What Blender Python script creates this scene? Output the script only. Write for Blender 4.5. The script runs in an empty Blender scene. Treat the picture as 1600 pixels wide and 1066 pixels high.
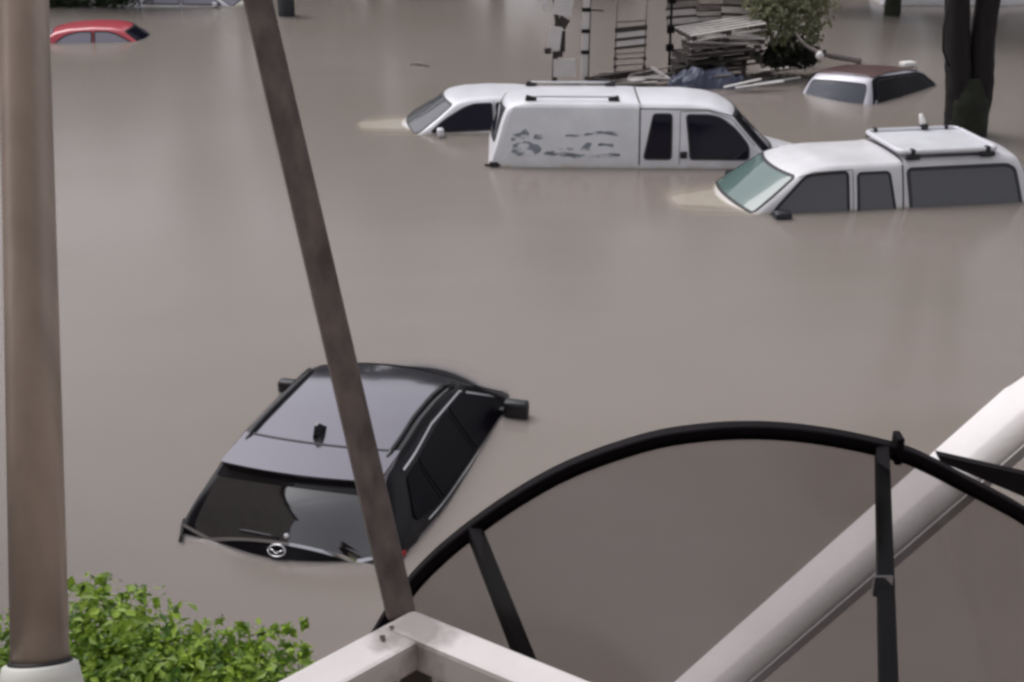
import bpy, bmesh, math, random
from mathutils import Vector, Matrix
random.seed(7)
R = math.radians
scene = bpy.context.scene
C = scene.collection

# ------------------------------------------------------------------ camera
CAM_H, PITCH, FOC = 5.0, R(23.0), 2000.0          # metres above the flood, tilt, focal length in px of a 1600 px picture
cam = bpy.data.cameras.new('camera'); cam.sensor_width = 36.0; cam.lens = FOC / 1600 * 36
cam.clip_start = 0.05; cam.clip_end = 2000
cam_o = bpy.data.objects.new('camera', cam); C.objects.link(cam_o)
cam_o.location = (0, 0, CAM_H); cam_o.rotation_euler = (R(90) - PITCH, 0, 0)
scene.camera = cam_o

# ------------------------------------------------------------------ sky, sun, exposure
SUN_EL, SUN_AZ = R(56), R(-48)
w = bpy.data.worlds.new('World'); scene.world = w; w.use_nodes = True
nt = w.node_tree; nt.nodes.clear()
sky = nt.nodes.new('ShaderNodeTexSky'); sky.sky_type = 'NISHITA'; sky.sun_disc = False
sky.sun_elevation = SUN_EL; sky.sun_rotation = SUN_AZ; sky.air_density = 1.0; sky.dust_density = 4.0; sky.ozone_density = 1.0
hs = nt.nodes.new('ShaderNodeHueSaturation'); hs.inputs['Saturation'].default_value = 0.10
tint = nt.nodes.new('ShaderNodeMix'); tint.data_type = 'RGBA'; tint.blend_type = 'MULTIPLY'; tint.inputs[0].default_value = 1
tint.inputs[7].default_value = (1.0, 0.985, 1.03, 1)
bg = nt.nodes.new('ShaderNodeBackground'); bg.inputs[1].default_value = 0.12
ow = nt.nodes.new('ShaderNodeOutputWorld')
nt.links.new(sky.outputs[0], hs.inputs['Color']); nt.links.new(hs.outputs[0], tint.inputs[6])
nt.links.new(tint.outputs[2], bg.inputs[0]); nt.links.new(bg.outputs[0], ow.inputs[0])
sl = bpy.data.lights.new('sun', 'SUN'); sl.energy = 0.9; sl.angle = R(40); sl.color = (1, 0.97, 0.93)
so = bpy.data.objects.new('sun', sl); C.objects.link(so)
sd = Vector((math.sin(SUN_AZ) * math.cos(SUN_EL), math.cos(SUN_AZ) * math.cos(SUN_EL), math.sin(SUN_EL)))
so.rotation_euler = sd.to_track_quat('Z', 'Y').to_euler(); so.location = (0, 0, 30)
vs = scene.view_settings
scene.display_settings.display_device = 'sRGB'
vs.view_transform = 'Standard'; vs.look = 'None'; vs.gamma = 1; vs.use_curve_mapping = False
vs.exposure = 0.37
scene.render.engine = 'CYCLES'
scene.cycles.filter_width = 3.0
scene.cycles.transparent_max_bounces = 24

# ------------------------------------------------------------------ survey helpers (site measurements taken from the camera station)
def ray(px, py):
    a, b = (px - 800) / FOC, (py - 533) / FOC
    c, s = math.cos(PITCH), math.sin(PITCH)
    return Vector((a, c - b * s, -s - b * c))
def on_level(px, py, h=0.0):
    d = ray(px, py); return Vector((0, 0, CAM_H)) + d * ((h - CAM_H) / d.z)
def at_depth(px, py, z):
    return Vector((0, 0, CAM_H)) + ray(px, py) * z

# ------------------------------------------------------------------ materials
def mat(name, col, rough=0.5, metal=0.0, spec=0.5, coat=0.0, coat_rough=0.08, noise=0.0, nscale=8.0, bump=0.0, bscale=40.0, col2=None, stretch=None, detail=4.0):
    m = bpy.data.materials.new(name); m.use_nodes = True
    t = m.node_tree; b = t.nodes['Principled BSDF']
    b.inputs['Base Color'].default_value = (*col, 1); b.inputs['Roughness'].default_value = rough
    b.inputs['Metallic'].default_value = metal; b.inputs['Specular IOR Level'].default_value = spec
    b.inputs['Coat Weight'].default_value = coat; b.inputs['Coat Roughness'].default_value = coat_rough
    if noise or bump or col2:
        tc = t.nodes.new('ShaderNodeTexCoord'); src = tc.outputs['Object']
        if stretch:
            mp = t.nodes.new('ShaderNodeMapping'); mp.inputs['Scale'].default_value = stretch
            t.links.new(src, mp.inputs[0]); src = mp.outputs[0]
    if noise or col2:
        n = t.nodes.new('ShaderNodeTexNoise'); n.inputs['Scale'].default_value = nscale; n.inputs['Detail'].default_value = detail
        t.links.new(src, n.inputs[0])
        r = t.nodes.new('ShaderNodeValToRGB'); r.color_ramp.elements[0].position = 0.32; r.color_ramp.elements[1].position = 0.7
        c2 = col2 if col2 else tuple(max(0, c * (1 - noise)) for c in col)
        r.color_ramp.elements[0].color = (*c2, 1); r.color_ramp.elements[1].color = (*col, 1)
        t.links.new(n.outputs[0], r.inputs[0]); t.links.new(r.outputs[0], b.inputs['Base Color'])
    if bump:
        n2 = t.nodes.new('ShaderNodeTexNoise'); n2.inputs['Scale'].default_value = bscale; n2.inputs['Detail'].default_value = 3
        t.links.new(src, n2.inputs[0])
        bp = t.nodes.new('ShaderNodeBump'); bp.inputs['Strength'].default_value = bump; bp.inputs['Distance'].default_value = 0.02
        t.links.new(n2.outputs[0], bp.inputs['Height']); t.links.new(bp.outputs[0], b.inputs['Normal'])
    return m

M = {}
M['white_paint'] = mat('white_car_paint', (0.73, 0.725, 0.765), 0.35, 0, 0.5, 0.5, 0.1, noise=0.10, nscale=2.5)
M['dull_white'] = mat('dull_white_canopy_paint', (0.68, 0.695, 0.72), 0.5, 0, 0.4, 0.15, 0.2, noise=0.14, nscale=3.0)
M['sky_sheen_grey'] = mat('sky_sheen_metallic', (0.225, 0.215, 0.25), 0.15, 0.85, 0.5, 0.6, 0.04)  # grey carries the sky reflected by a black roof
M['black_gloss'] = mat('black_gloss_trim', (0.012, 0.011, 0.014), 0.15, 0, 0.5)
M['red_paint'] = mat('red_car_paint', (0.52, 0.06, 0.085), 0.35, 0, 0.5, 0.6, 0.1)
M['maroon_paint'] = mat('maroon_roof_paint', (0.11, 0.055, 0.055), 0.4, 0, 0.5, 0.4, 0.2)
M['pale_silver'] = mat('pale_silver_paint', (0.55, 0.54, 0.60), 0.35, 0.1, 0.5, 0.4, 0.1)
M['glass'] = mat('dark_tinted_glass', (0.009, 0.008, 0.018), 0.08, 0, 0.25)
M['glass_film'] = mat('reflective_film_glass', (0.010, 0.009, 0.012), 0.04, 0, 0.5)
M['glass_film'].node_tree.nodes['Principled BSDF'].inputs['IOR'].default_value = 2.5
M['black_paint'] = mat('black_car_paint', (0.006, 0.005, 0.008), 0.3, 0, 0.18, 0.10, 0.08)
M['black_film'] = mat('black_film_glass', (0.005, 0.004, 0.007), 0.2, 0, 0.06)
M['glass_blue'] = mat('bluish_reflection_glass', (0.075, 0.082, 0.10), 0.08, 0, 0.5)  # bluish sky reflection put into the pane's base colour
M['glass_grey'] = mat('grey_reflection_glass', (0.085, 0.088, 0.098), 0.10, 0, 0.6)  # grey base stands for the reflection on the panes
M['glass_teal'] = mat('teal_windscreen_glass', (0.115, 0.175, 0.165), 0.06, 0, 0.7)
M['glass_pale'] = mat('pale_reflection_glass', (0.30, 0.29, 0.35), 0.15, 0, 0.5)  # pale lavender base imitates sky mirrored in the windows
M['rubber'] = mat('black_rubber', (0.012, 0.012, 0.014), 0.6)
M['plastic'] = mat('black_plastic', (0.016, 0.016, 0.02), 0.45)
M['chrome'] = mat('chrome_trim', (0.75, 0.75, 0.78), 0.15, 1.0)
M['tail_red'] = mat('red_lamp_lens', (0.35, 0.01, 0.015), 0.15)
M['lamp_clear'] = mat('clear_lamp_lens', (0.75, 0.75, 0.78), 0.1)
M['seam'] = mat('dark_panel_joint', (0.05, 0.05, 0.055), 0.7)  # plain dark strips marking the panel joints
M['mud'] = mat('submerged_ground', (0.16, 0.13, 0.11), 0.9, noise=0.3, nscale=0.6)
M['steel_pole'] = mat('brown_steel_pole', (0.52, 0.425, 0.365), 0.38, 0.3, 0.5, noise=0.35, nscale=3.0, stretch=(6, 6, 0.5), bump=0.015, bscale=60)
M['cream_cap'] = mat('cream_pole_boot', (0.72, 0.72, 0.68), 0.5, noise=0.12, nscale=6)
M['brown_bar'] = mat('brown_painted_bar', (0.185, 0.150, 0.142), 0.5, 0.0, 0.35, noise=0.55, nscale=9, stretch=(5, 5, 0.5), bump=0.03, bscale=90)
M['white_rail'] = mat('white_painted_rail', (0.74, 0.70, 0.69), 0.5, 0, 0.4, noise=0.16, nscale=9, bump=0.06, bscale=80)
M['coping'] = mat('white_coping_plaster', (0.88, 0.85, 0.845), 0.55, 0, 0.3, noise=0.10, nscale=5, bump=0.05, bscale=60)
M['black_iron'] = mat('black_iron', (0.008, 0.006, 0.008), 0.65, 0, 0.10, noise=0.3, nscale=20, bump=0.1, bscale=90)
M['bark'] = mat('dark_bark', (0.014, 0.010, 0.011), 0.9, noise=0.5, nscale=5, bump=0.6, bscale=9, stretch=(3, 3, 0.6))
M['bark_green'] = mat('mossy_bark', (0.022, 0.027, 0.015), 0.9, noise=0.5, nscale=5, bump=0.6, bscale=9)
M['wood_pale'] = mat('weathered_pale_wood', (0.66, 0.62, 0.59), 0.8, noise=0.35, nscale=4, stretch=(1, 6, 6))
M['wood_dark'] = mat('dark_wood_and_shade', (0.05, 0.038, 0.034), 0.7, noise=0.4, nscale=5)  # dark wood; also colours in the shade of pallet hollow and slat gaps
M['wood_mid'] = mat('grey_brown_wood', (0.27, 0.235, 0.22), 0.8, noise=0.4, nscale=4)
M['board'] = mat('pale_board', (0.74, 0.71, 0.70), 0.7, noise=0.15, nscale=3)
M['tarp'] = mat('blue_grey_tarp', (0.095, 0.110, 0.175), 0.5, noise=0.55, nscale=4)
M['foam'] = mat('white_foam', (0.80, 0.79, 0.76), 0.5)
M['dark_net'] = mat('dark_heap', (0.022, 0.024, 0.02), 0.8, noise=0.5, nscale=5)
M['wall'] = mat('house_plaster', (0.42, 0.38, 0.34), 0.8, noise=0.15, nscale=2)
M['roof'] = mat('house_roof_sheet', (0.10, 0.075, 0.065), 0.7, noise=0.3, nscale=3)

def leaf_mat(name, a, b, trans=0.35):
    m = bpy.data.materials.new(name); m.use_nodes = True; t = m.node_tree; t.nodes.clear()
    g = t.nodes.new('ShaderNodeNewGeometry')
    r = t.nodes.new('ShaderNodeValToRGB'); r.color_ramp.elements[0].color = (*a, 1); r.color_ramp.elements[1].color = (*b, 1)
    t.links.new(g.outputs['Random Per Island'], r.inputs[0])
    p = t.nodes.new('ShaderNodeBsdfPrincipled'); p.inputs['Roughness'].default_value = 0.45
    tr = t.nodes.new('ShaderNodeBsdfTranslucent'); mx = t.nodes.new('ShaderNodeMixShader'); mx.inputs[0].default_value = trans
    o = t.nodes.new('ShaderNodeOutputMaterial')
    t.links.new(r.outputs[0], p.inputs['Base Color']); t.links.new(r.outputs[0], tr.inputs[0])
    t.links.new(p.outputs[0], mx.inputs[1]); t.links.new(tr.outputs[0], mx.inputs[2]); t.links.new(mx.outputs[0], o.inputs[0])
    return m
M['leaf_bright'] = leaf_mat('bright_leaves', (0.055, 0.14, 0.012), (0.44, 0.62, 0.08))
M['leaf_dark'] = leaf_mat('dark_leaves', (0.018, 0.032, 0.010), (0.05, 0.075, 0.026))
M['leaf_olive'] = leaf_mat('olive_leaves', (0.16, 0.18, 0.09), (0.40, 0.40, 0.26), 0.5)

def sheet_mat():
    m = bpy.data.materials.new('smoked_polycarbonate'); m.use_nodes = True; t = m.node_tree; t.nodes.clear()
    tr = t.nodes.new('ShaderNodeBsdfTransparent'); tr.inputs[0].default_value = (0.465, 0.445, 0.445, 1)
    gl = t.nodes.new('ShaderNodeBsdfGlossy'); gl.inputs['Roughness'].default_value = 0.12; gl.inputs[0].default_value = (0.9, 0.9, 0.9, 1)
    mx = t.nodes.new('ShaderNodeMixShader'); mx.inputs[0].default_value = 0.02
    o = t.nodes.new('ShaderNodeOutputMaterial')
    t.links.new(tr.outputs[0], mx.inputs[1]); t.links.new(gl.outputs[0], mx.inputs[2]); t.links.new(mx.outputs[0], o.inputs[0])
    return m
M['sheet'] = sheet_mat()

def water_mat(name, clear, gloss, gain=1.0):
    m = bpy.data.materials.new(name); m.use_nodes = True; t = m.node_tree; t.nodes.clear()
    o = t.nodes.new('ShaderNodeOutputMaterial'); tc = t.nodes.new('ShaderNodeTexCoord')
    mp = t.nodes.new('ShaderNodeMapping'); mp.inputs['Scale'].default_value = (0.8, 1.6, 1)
    t.links.new(tc.outputs['Object'], mp.inputs[0])
    n = t.nodes.new('ShaderNodeTexNoise'); n.inputs['Scale'].default_value = 0.16; n.inputs['Detail'].default_value = 3; n.inputs['Distortion'].default_value = 0.6
    t.links.new(mp.outputs[0], n.inputs[0])
    r = t.nodes.new('ShaderNodeValToRGB'); r.color_ramp.elements[0].position = 0.3; r.color_ramp.elements[1].position = 0.72
    for e, c in zip(r.color_ramp.elements, ((0.410, 0.376, 0.355), (0.486, 0.446, 0.462))): e.color = (*[v * gain for v in c], 1)
    n3 = t.nodes.new('ShaderNodeTexNoise'); n3.inputs['Scale'].default_value = 0.9; n3.inputs['Detail'].default_value = 6; n3.inputs['Distortion'].default_value = 1.5
    m3 = t.nodes.new('ShaderNodeMapping'); m3.inputs['Scale'].default_value = (0.35, 1.5, 1); m3.inputs['Rotation'].default_value = (0, 0, 0.25)
    t.links.new(tc.outputs['Object'], m3.inputs[0]); t.links.new(m3.outputs[0], n3.inputs[0])
    av = t.nodes.new('ShaderNodeMix'); av.data_type = 'FLOAT'; av.inputs[0].default_value = 0.38
    t.links.new(n.outputs[0], av.inputs[2]); t.links.new(n3.outputs[0], av.inputs[3]); t.links.new(av.outputs[0], r.inputs[0])
    df = t.nodes.new('ShaderNodeBsdfDiffuse'); t.links.new(r.outputs[0], df.inputs[0]); out = df.outputs[0]
    if clear > 0:
        tr = t.nodes.new('ShaderNodeBsdfTransparent'); tr.inputs[0].default_value = (1.0, 0.98, 0.93, 1)
        mx = t.nodes.new('ShaderNodeMixShader'); mx.inputs[0].default_value = clear
        t.links.new(out, mx.inputs[1]); t.links.new(tr.outputs[0], mx.inputs[2]); out = mx.outputs[0]
    if gloss:
        n2 = t.nodes.new('ShaderNodeTexNoise'); n2.inputs['Scale'].default_value = 2.6; n2.inputs['Detail'].default_value = 6; n2.inputs['Roughness'].default_value = 0.62
        t.links.new(mp.outputs[0], n2.inputs[0])
        bp = t.nodes.new('ShaderNodeBump'); bp.inputs['Strength'].default_value = 0.10; bp.inputs['Distance'].default_value = 0.03
        t.links.new(n2.outputs[0], bp.inputs['Height'])
        gl = t.nodes.new('ShaderNodeBsdfGlossy'); gl.inputs['Roughness'].default_value = 0.20; t.links.new(bp.outputs[0], gl.inputs['Normal'])
        fr = t.nodes.new('ShaderNodeFresnel'); fr.inputs[0].default_value = 1.33; t.links.new(bp.outputs[0], fr.inputs['Normal'])
        m2 = t.nodes.new('ShaderNodeMixShader'); t.links.new(fr.outputs[0], m2.inputs[0]); t.links.new(out, m2.inputs[1]); t.links.new(gl.outputs[0], m2.inputs[2]); out = m2.outputs[0]
    t.links.new(out, o.inputs[0])
    return m

# ------------------------------------------------------------------ object helpers
def link_mesh(name, verts, faces, m, parent=None, smooth=True):
    me = bpy.data.meshes.new(name); me.from_pydata([tuple(v) for v in verts], [], faces); me.update()
    if smooth:
        for p in me.polygons: p.use_smooth = True
    me.materials.append(m if not isinstance(m, str) else M[m])
    o = bpy.data.objects.new(name, me); C.objects.link(o)
    if parent is not None: o.parent = parent
    return o
def from_bm(name, bm, m, parent=None, smooth=False):
    me = bpy.data.meshes.new(name); bm.normal_update(); bm.to_mesh(me); bm.free()
    if smooth:
        for p in me.polygons: p.use_smooth = True
    me.materials.append(m if not isinstance(m, str) else M[m])
    o = bpy.data.objects.new(name, me); C.objects.link(o)
    if parent is not None: o.parent = parent
    return o
def tag(o, label=None, cat=None, group=None, kind=None):
    if label: o['label'] = label
    if cat: o['category'] = cat
    if group: o['group'] = group
    if kind: o['kind'] = kind
    return o
def empty(name, loc, rz=0.0):
    o = bpy.data.objects.new(name, None); C.objects.link(o); o.location = loc; o.rotation_euler = (0, 0, rz); o.empty_display_size = 0.2
    return o
def copy_tree(o, parent=None):
    c = o.copy(); C.objects.link(c); c.parent = parent
    for ch in list(o.children): copy_tree(ch, c)
    return c
def bm_box(bm, c, size, rot=None, bevel=0.0):
    mt = Matrix.Translation(Vector(c)) @ (rot.to_4x4() if rot is not None else Matrix.Identity(4)) @ Matrix.Diagonal((*size, 1))
    ret = bmesh.ops.create_cube(bm, size=1.0, matrix=mt)
    if bevel:
        ed = list({e for v in ret['verts'] for e in v.link_edges})
        bmesh.ops.bevel(bm, geom=ed, offset=bevel, segments=2, affect='EDGES', profile=0.6)
def box(name, c, size, m, parent=None, rot=None, bevel=0.0):
    bm = bmesh.new(); bm_box(bm, c, size, rot, bevel); return from_bm(name, bm, m, parent)
def frame_axes(d, up=Vector((0, 0, 1))):
    d = d.normalized()
    if abs(d.dot(up)) > 0.98: up = Vector((0, 1, 0))
    s = d.cross(up).normalized(); u = s.cross(d).normalized(); return s, u
def beam(name, a, b, wd, ht, m, parent=None, bevel=0.004, up=Vector((0, 0, 1))):
    a, b = Vector(a), Vector(b); d = (b - a); s, u = frame_axes(d, up)
    rot = Matrix((s, d.normalized(), u)).transposed()
    return box(name, (a + b) / 2, (wd, d.length, ht), m, parent, rot, bevel)
def tube_geo(pts, rad, n=10, closed_ends=True, flat=None, up=Vector((0, 0, 1))):
    """swept section; rad is a number or list; flat=(w,h) gives a rectangular bar instead of a round one"""
    vs_, fs = [], []
    pts = [Vector(p) for p in pts]
    for i, p in enumerate(pts):
        d = pts[min(i + 1, len(pts) - 1)] - pts[max(i - 1, 0)]
        s, u = frame_axes(d, up)
        r = rad[i] if isinstance(rad, (list, tuple)) else rad
        if flat:
            ww, hh = flat[0] / 2, flat[1] / 2; c = 0.18 * min(ww, hh)
            sec = [(ww, hh - c), (ww - c, hh), (-ww + c, hh), (-ww, hh - c), (-ww, -hh + c), (-ww + c, -hh), (ww - c, -hh), (ww, -hh + c)]
            k = len(sec)
            for a, b in sec: vs_.append(p + s * a + u * b)
        else:
            k = n
            for j in range(n):
                an = 2 * math.pi * j / n; vs_.append(p + (s * math.cos(an) + u * math.sin(an)) * r)
    for i in range(len(pts) - 1):
        for j in range(k):
            fs.append((i * k + j, i * k + (j + 1) % k, (i + 1) * k + (j + 1) % k, (i + 1) * k + j))
    if closed_ends:
        fs.append(tuple(reversed(range(k)))); fs.append(tuple((len(pts) - 1) * k + j for j in range(k)))
    return vs_, fs
def tube(name, pts, rad, m, parent=None, n=10, flat=None, up=Vector((0, 0, 1)), smooth=True):
    v, f = tube_geo(pts, rad, n, True, flat, up); return link_mesh(name, v, f, m, parent, smooth and not flat)
def spline(pts, n):
    out = []; P = [Vector(p) for p in pts]; P = [2 * P[0] - P[1]] + P + [2 * P[-1] - P[-2]]
    for i in range(1, len(P) - 2):
        for k in range(n):
            t = k / n; a, b, c, d = P[i - 1], P[i], P[i + 1], P[i + 2]
            out.append(0.5 * ((2 * b) + (c - a) * t + (2 * a - 5 * b + 4 * c - d) * t * t + (3 * b - a - 3 * c + d) * t ** 3))
    out.append(P[-2]); return out

# ================================================================== SETTING
def sheet_plane(name, z, half, m, y0=10):
    t = [-1 + 2 * k / 60 for k in range(61)]; g = [half * math.copysign(abs(v) ** 3.2, v) for v in t]
    V = [(x, y0 + y, z) for x in g for y in g]
    return link_mesh(name, V, [(i * 61 + j, (i + 1) * 61 + j, (i + 1) * 61 + j + 1, i * 61 + j + 1) for i in range(60) for j in range(60)], m, None, False)
tag(sheet_plane('ground', -1.45, 900, 'mud'), kind='structure')
tag(sheet_plane('flood_water', 0.0, 900, water_mat('silty_flood_water', 0.78, True)), kind='structure')
silt = water_mat('silt_in_suspension', 0.66, False)
for z in (-0.008, -0.016, -0.026, -0.038): tag(sheet_plane('silt_layer', z, 900, silt), kind='structure')
tag(sheet_plane('silt_bed', -0.055, 900, water_mat('dense_silt', 0.0, False)), kind='structure')

# ================================================================== CARS
def muddy(name, col, zline, rough=0.38, noise=0.12):
    m = mat(name, col, rough, 0, 0.5, 0.4, 0.12, noise=noise, nscale=2.2); t = m.node_tree; b = t.nodes['Principled BSDF']; src = b.inputs['Base Color'].links[0].from_socket
    tc = t.nodes.new('ShaderNodeTexCoord'); sx = t.nodes.new('ShaderNodeSeparateXYZ'); t.links.new(tc.outputs['Object'], sx.inputs[0])
    n = t.nodes.new('ShaderNodeTexNoise'); n.inputs['Scale'].default_value = 6; n.inputs['Detail'].default_value = 6; t.links.new(tc.outputs['Object'], n.inputs[0])
    ma = t.nodes.new('ShaderNodeMath'); ma.operation = 'MULTIPLY_ADD'; ma.inputs[1].default_value = 0.16; t.links.new(n.outputs[0], ma.inputs[0])
    ng = t.nodes.new('ShaderNodeMath'); ng.operation = 'SUBTRACT'; ng.inputs[0].default_value = zline; t.links.new(sx.outputs[2], ng.inputs[1]); t.links.new(ng.outputs[0], ma.inputs[2])
    mr = t.nodes.new('ShaderNodeMapRange'); mr.inputs[1].default_value = 0.03; mr.inputs[2].default_value = 0.10; mr.inputs[4].default_value = 0.55; t.links.new(ma.outputs[0], mr.inputs[0])
    mx = t.nodes.new('ShaderNodeMix'); mx.data_type = 'RGBA'; mx.inputs[7].default_value = (0.54, 0.46, 0.28, 1); t.links.new(mr.outputs[0], mx.inputs[0]); t.links.new(src, mx.inputs[6]); t.links.new(mx.outputs[2], b.inputs['Base Color'])
    return m
class Car:
    """upper and lower body as one swept shell; x forward from the tail, y left, z up from the ground"""
    def __init__(s, prof, plan, belt, tumble, crown=0.03, bow=0.10, r=0.09, z0=0.3, smooth=0.05):
        s.pf, s.pl, s.belt, s.tumble, s.crown, s.bow, s.r, s.z0, s.sm = prof, plan, belt, tumble, crown, bow, r, z0, smooth
        s.L = prof[-1][0]
    @staticmethod
    def lerp(tab, x):
        if x <= tab[0][0]: return tab[0][1]
        for (a, b), (c, d) in zip(tab, tab[1:]):
            if x <= c: return b + (d - b) * (x - a) / max(1e-6, c - a)
        return tab[-1][1]
    def prof(s, x): return sum(s.lerp(s.pf, x + k * s.sm / 3) for k in (-3, -2, -1, 0, 1, 2, 3)) / 7
    def plan(s, x): return sum(s.lerp(s.pl, x + k * 0.06) for k in (-2, -1, 0, 1, 2)) / 5
    def hw(s, x, z):
        W = s.plan(x)
        if z > s.belt: return W - s.tumble * (z - s.belt) - 0.10 * (z - s.belt) ** 2
        return W * (1 - 0.05 * ((s.belt - z) / s.belt) ** 2)
    def shift(s, x, q):
        t = max(-1.0, min(1.0, (x - s.L * 0.45) / (s.L * 0.16)))
        return (s.bow if t > 0 else s.bow * 0.8) * t * (1 - q * q)
    def topz(s, x, y):
        W = max(0.3, s.plan(x) - s.tumble * 0.4)
        q = max(-1.0, min(1.0, y / W))
        return s.prof(x - s.shift(x, q)) - s.crown * q * q
    def edge(s, x):
        y = s.plan(x)
        for _ in range(4):
            z = s.topz(x, y); y = s.hw(x, z)
        return y, z
    def half(s, x):
        yc, zc = s.edge(x); r = min(s.r, (zc - s.z0) * 0.35)
        out = []
        for i in range(9):
            z = s.z0 + (zc - r - s.z0) * i / 8; out.append((s.hw(x, z), z))
        a = Vector((s.hw(x, zc - r), zc - r)); b = Vector((yc, zc)); c = Vector((yc - r, s.topz(x, yc - r)))
        for i in range(1, 6):
            t = i / 6; p = a * (1 - t) ** 2 + b * 2 * t * (1 - t) + c * t * t; out.append((p.x, p.y))
        for i in range(9):
            y = (yc - r) * (1 - i / 8); out.append((y, s.topz(x, y)))
        return out
    def shell(s, m, parent, name='body'):
        st = [0.0]; x = 0.0
        while x < s.L:
            g = abs(s.prof(x + 0.01) - s.prof(x)) / 0.01
            x += 0.055 / math.sqrt(1 + g * g); st.append(min(x, s.L))
        V, F = [], []
        for x in st:
            h = s.half(x); ring = h + [(-y, z) for y, z in reversed(h[:-1])]
            k = len(ring); V += [(x, y, z) for y, z in ring]
        n = len(st)
        for i in range(n - 1):
            for j in range(k - 1): F.append((i * k + j, i * k + j + 1, (i + 1) * k + j + 1, (i + 1) * k + j))
            F.append((i * k + k - 1, i * k, (i + 1) * k, (i + 1) * k + k - 1))
        F.append(tuple(reversed(range(k)))); F.append(tuple((n - 1) * k + j for j in range(k)))
        F = [tuple(reversed(f)) for f in F]
        return link_mesh(name, V, F, m, parent)
    def lift_side(s, sg):
        def f(x, z):
            e = 0.01; P = lambda a, b: Vector((a, sg * s.hw(a, b), b))
            p = P(x, z); n = (P(x + e, z) - P(x - e, z)).cross(P(x, z + e) - P(x, z - e)); n.normalize()
            if n.y * sg < 0: n = -n
            return p, n
        return f
    def lift_top(s):
        def f(x, q):
            e = 0.01
            def P(a, b):
                yc, _ = s.edge(a); xx = a + s.shift(a, b); return Vector((xx, b * yc, s.topz(xx, b * yc)))
            p = P(x, q); n = (P(x + e, q) - P(x - e, q)).cross(P(x, q + e) - P(x, q - e)); n.normalize()
            if n.z < 0: n = -n
            return p, n
        return f
def round_poly(pts, rad, seg=5, sub=0.12):
    out = []; n = len(pts); P = [Vector(p) for p in pts]
    for i in range(n):
        a, b, c = P[i - 1], P[i], P[(i + 1) % n]
        rr = rad[i] if isinstance(rad, (list, tuple)) else rad
        u, v = a - b, c - b; d = min(rr, u.length * 0.45, v.length * 0.45)
        s_, e_ = b + u.normalized() * d, b + v.normalized() * d
        for k in range(seg + 1):
            t = k / seg; out.append(s_ * (1 - t) ** 2 + b * 2 * t * (1 - t) + e_ * t * t)
    dense = []
    for i, p in enumerate(out):
        q = out[(i + 1) % len(out)]; m_ = max(1, int((q - p).length / sub))
        dense += [p.lerp(q, k / m_) for k in range(m_)]
    return dense
def grow(poly, d):
    c = sum(poly, Vector((0, 0))) / len(poly); out = []; n = len(poly)
    area = sum(poly[i - 1].x * poly[i].y - poly[i].x * poly[i - 1].y for i in range(n)); sg = 1 if area > 0 else -1
    for i in range(n):
        t = (poly[(i + 1) % n] - poly[i - 1])
        if t.length < 1e-6: out.append(poly[i].copy()); continue
        t.normalize(); out.append(poly[i] + Vector((t.y, -t.x)) * d * sg)
    return out
def patch(name, poly, lift, off, m, parent, rings=5):
    n = len(poly); c = sum(poly, Vector((0, 0))) / n; V, F = [], []
    p, nn = lift(c.x, c.y); V.append(p + nn * off)
    for k in range(1, rings + 1):
        for q in poly:
            w_ = c.lerp(q, k / rings); p, nn = lift(w_.x, w_.y); V.append(p + nn * off)
    for d_ in (off, -0.004):                         # skirt down to the bodywork, with an edge of its own
        for q in poly:
            p, nn = lift(q.x, q.y); V.append(p + nn * d_)
    flip = None
    for j in range(n): F.append((0, 1 + j, 1 + (j + 1) % n))
    for k in list(range(rings - 1)) + [rings]:
        a, b = 1 + k * n, 1 + (k + 1) * n
        for j in range(n): F.append((a + j, b + j, b + (j + 1) % n, a + (j + 1) % n))
    p0, n0 = lift(c.x, c.y)
    fn = (V[1 + n // 3] - V[0]).cross(V[1 + n // 3 + 1] - V[0])
    if fn.dot(n0) < 0: F = [tuple(reversed(f)) for f in F]
    return link_mesh(name, V, F, m, parent)
def band(name, poly, lift, w0, w1, off, m, parent):
    a, b = grow(poly, w0), grow(poly, w1); n = len(poly); V, F = [], []
    for ring, o_ in ((a, off), (b, off), (b, -0.004), (a, -0.004)):
        for q in ring:
            p, nn = lift(q.x, q.y); V.append(p + nn * o_)
    for r_ in range(4):
        for j in range(n):
            F.append((r_ * n + j, r_ * n + (j + 1) % n, ((r_ + 1) % 4) * n + (j + 1) % n, ((r_ + 1) % 4) * n + j))
    ob = link_mesh(name, V, F, m, parent, False)
    bm = bmesh.new(); bm.from_mesh(ob.data); bmesh.ops.recalc_face_normals(bm, faces=bm.faces); bm.to_mesh(ob.data); bm.free()
    return ob
def window(car, poly, lift, gm, parent, rad=0.05, name='window', trim=0.022, tm='rubber', goff=0.006, toff=0.010):
    p = round_poly(poly, rad)
    g = patch(name, p, lift, goff, gm, parent)
    if trim: band('window_seal', p, lift, -trim * 0.35, trim, toff, tm, g)
    return g
def seam(car, lift, pts, parent, wd=0.012, m='seam', off=0.004, name='panel_seam'):
    V, F = [], []; P = []
    for a, b in zip(pts, pts[1:]):
        k = max(1, int((Vector(b) - Vector(a)).length / 0.08)); P += [Vector(a).lerp(Vector(b), i / k) for i in range(k)]
    P.append(Vector(pts[-1]))
    for i, p in enumerate(P):
        t = P[min(i + 1, len(P) - 1)] - P[max(i - 1, 0)]; t.normalize(); nrm = Vector((-t.y, t.x)) * wd / 2
        for q in (p + nrm, p - nrm):
            a, n = lift(q.x, q.y); V.append(a + n * off)
    for i in range(len(P) - 1): F.append((2 * i, 2 * i + 1, 2 * i + 3, 2 * i + 2))
    return link_mesh(name, V, F, m, parent, False)
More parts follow.
